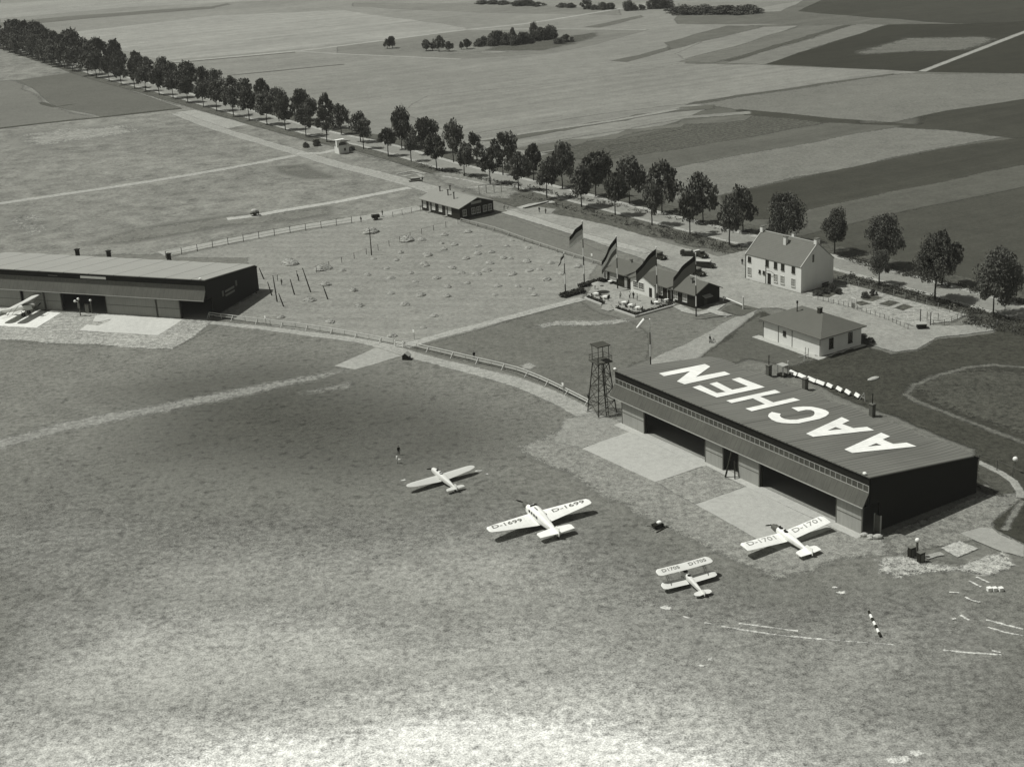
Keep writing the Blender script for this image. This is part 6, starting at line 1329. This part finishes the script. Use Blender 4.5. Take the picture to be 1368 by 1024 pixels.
# distant part of the avenue: both rows continue at the same spacing
ln = [g(*p).xy for p in ((0, 65.5), (60, 82.5), (129, 104))]
fi = 16
for j in range(12, -1, -1):
    q = g(*near[j]).xy; d = (g(*near[j + 1]).xy - q).normalized(); q = q + Vector((-d.y, d.x)) * 14.0 + d * rr.uniform(-2, 2)
    tree((q.x, q.y, 0), rr.uniform(10.5, 13.5), rr.uniform(7.2, 9.2), 4.0, 'avenue tree in the far row, %s counted leftward from the white house' % ordw(fi)); fi += 1
d = (ln[2] - ln[0]).normalized(); n0 = len(near); pos = ln[2].copy(); ni = 0
while ni < 17:
    pos = pos - d * rr.uniform(10.5, 13); ni += 1
    if ni == 2: continue
    tree((pos.x, pos.y, 0), rr.uniform(11, 13.5), rr.uniform(9, 11), 3.4, 'distant avenue tree in the near row, %s counted leftward from the white direction board' % ordw(ni - 1 if ni < 2 else ni - 2))
    q = pos + Vector((-d.y, d.x)) * 14.5 + d * rr.uniform(-2, 2)
    tree((q.x, q.y, 0), rr.uniform(12, 15.5), rr.uniform(9.5, 12), 3.4, 'distant avenue tree in the far row, %s counted leftward from the white direction board' % ordw(ni - 1 if ni < 2 else ni - 2))
tree(g(1047, 327), 12.8, 10.5, 2.6, 'broad avenue tree rising behind the ridge of the white house', fine=True)
tree(g(1115, 339), 11.0, 7.4, 3.6, 'avenue tree right of the white house gable, beyond the road', fine=True)
tree(g(1183, 357), 12.6, 8.8, 3.8, 'avenue tree beyond the road above the small garden tree', fine=True)
tree(g(1174, 381), 8.2, 5.6, 3.0, 'small loose-leaved tree between the garden and the road', None, 'garden_tree', 3, True)
tree(g(1249, 401.5), 14.2, 9.4, 5.4, 'tall tree with stout trunk behind the garden, second from the right edge', fine=True)
tree(g(1258, 381), 12.5, 8.0, 4.0, 'avenue tree beyond the road hidden behind the stout-trunked tree')
tree(g(1326.5, 424), 14.4, 9.6, 4.0, 'largest tree, at the right edge beside the road', fine=True)
tree(g(1344, 407), 12.5, 8.5, 3.8, 'avenue tree beyond the road behind the largest right edge tree')
# the scrubby plot and far hedges
def bush(p, w, h, label, name='bush', group=None, v=0, cat='bush'):
    t = thing(name, label, cat, g(*p), rr.uniform(0, 6), group); c = bpy.data.objects.new('foliage', CM[v % 8]); COL.objects.link(c); c.parent = t; c.location = (0, 0, -.1 * h); c.scale = (w / 2, w / 2, h * 1.05)
    o = bpy.data.objects.new('stem', TM[v % 3]); COL.objects.link(o); o.parent = t; o.scale = (h * .55,) * 3
PZ = (500, 30, 5.262)
for i, (p, h, w) in enumerate((((92, 185), 9, 6.5), ((128, 182), 11, 7.5), ((365, 200), 10, 8), ((412, 198), 8, 6), ((455, 203), 14, 9.5), ((527, 203), 9, 8), ((612, 190), 7, 4), ((652, 188), 9, 7))):
    h *= .55; w *= .6
    tree(g(*Z(PZ, p)[0]), h, w, h * .22, 'lone field tree, %s from the left in the distant scrub plot' % ordw(i), 'trees of the distant scrub plot', 'field_tree')
for i, (p, h, w) in enumerate((((735, 168), 8, 10), ((772, 160), 9, 10), ((825, 165), 8, 11), ((868, 155), 14, 16), ((925, 155), 12, 14), ((972, 140), 15, 9), ((985, 160), 10, 12), ((1040, 150), 12, 16), ((1085, 142), 9, 12), ((1122, 130), 10, 12), ((1125, 98), 15, 9), ((1175, 122), 13, 14), ((1235, 115), 14, 14), ((1350, 138), 8, 12), ((1300, 150), 6, 10))):
    bush(Z(PZ, p)[0], w * .62, h * .5, 'dark scrub bush, %s from the left in the distant plot' % ordw(i), 'scrub_bush', 'bushes of the distant scrub plot', i)
HZ = (640, 0, 3.697)
for i, (p, h, w) in enumerate((((20, 20), 8, 30), ((70, 20), 8, 30), ((120, 22), 8, 26), ((200, 28), 10, 34), ((240, 28), 16, 26), ((290, 30), 8, 30), ((410, 38), 9, 22), ((455, 38), 9, 20), ((530, 46), 18, 24), ((570, 48), 9, 18), ((610, 48), 14, 20), ((645, 46), 12, 20), ((742, 52), 18, 26), ((800, 50), 10, 20), ((860, 44), 20, 26), ((900, 40), 24, 32), ((930, 42), 16, 28))):
    bush(Z(HZ, p)[0], w * .34, h * .32, 'far hedge tree, %s from the left along the top of the picture' % ordw(i), 'hedge_tree', 'far hedge trees at the top', i, 'tree')
for i in range(11):
    bush(Z(HZ, (975 + i * 35, 66 + (i % 2) * 2))[0], 17, 3 + 1.8 * (i % 3 == 1), 'low far hedge bush, %s from the left along the dark field edge' % ordw(i), 'hedge_bush', 'far field hedge at the upper right', i)
for i, (p, h, w) in enumerate((((409, 197), 2, 2.4), ((423, 195), 2.4, 3), ((470, 201), 1.6, 2.6))): bush(p, w, h, ['small dark bush left of its twin beside the kiosk path', 'larger dark bush nearer the kiosk path', 'low bush behind the right wall of the kiosk'][i], 'bush', None, i + 2)
for i, (p, h, w) in enumerate(((Z(GZ, (60, 545))[0], 1.4, 2.2), (Z(GZ, (105, 535))[0], 1.6, 2), (Z(GZ, (150, 520))[0], 2.2, 1.8), (Z(GZ, (190, 535))[0], 1.4, 2), (Z(GZ, (360, 560))[0], 1.5, 2), (Z(GZ, (410, 545))[0], 1.6, 1.8), (Z(GZ, (340, 830))[0], 1.6, 3), (Z(GZ, (385, 845))[0], 1.2, 2.4))):
    bush(p, w, h, ['low garden shrub nearest the house gable', 'second garden shrub beside the house gable', 'tallest garden shrub in the bed by the house', 'right shrub of the bed by the house', 'left shrub of the dark bed in mid garden', 'right shrub of the dark bed in mid garden', 'dark shrub at the back corner of the hipped building', 'small shrub right of the dark shrub by the hipped building'][i], 'garden_shrub', 'shrubs in the garden', i)
# tall weeds between the road and the yards: nobody could count them
b = MB(); r2 = random.Random(9)
def weedline(px0, px1, w, n, h):
    p, q = g(*px0), g(*px1); d = (q - p); s = Vector((-d.y, d.x, 0)).normalized()
    for i in range(n):
        c = p + d * r2.random() + s * r2.uniform(-w / 2, w / 2); k = r2.uniform(.3, 1) * h
        for _ in range(14): leaf(b, c + Vector((r2.gauss(0, .35) * h, r2.gauss(0, .35) * h, k * r2.random())), r2.uniform(.1, .24), r2, .4)
weedline((880, 310), (985, 336), 7, 130, 1.3); weedline((1128, 371), (1310, 420), 4.5, 330, 1.1); weedline((1300, 425), (1400, 448), 9, 220, 1.5); weedline((700, 262), (880, 309), 4, 90, .9); weedline((1130, 346), (1380, 408), 3.5, 220, 1.0); weedline((560, 222), (1000, 312), 3, 260, .9)
o = b.build('verge_weeds', mat('weed leaves', 78, .4, 1.0, .85)); o['kind'] = 'stuff'
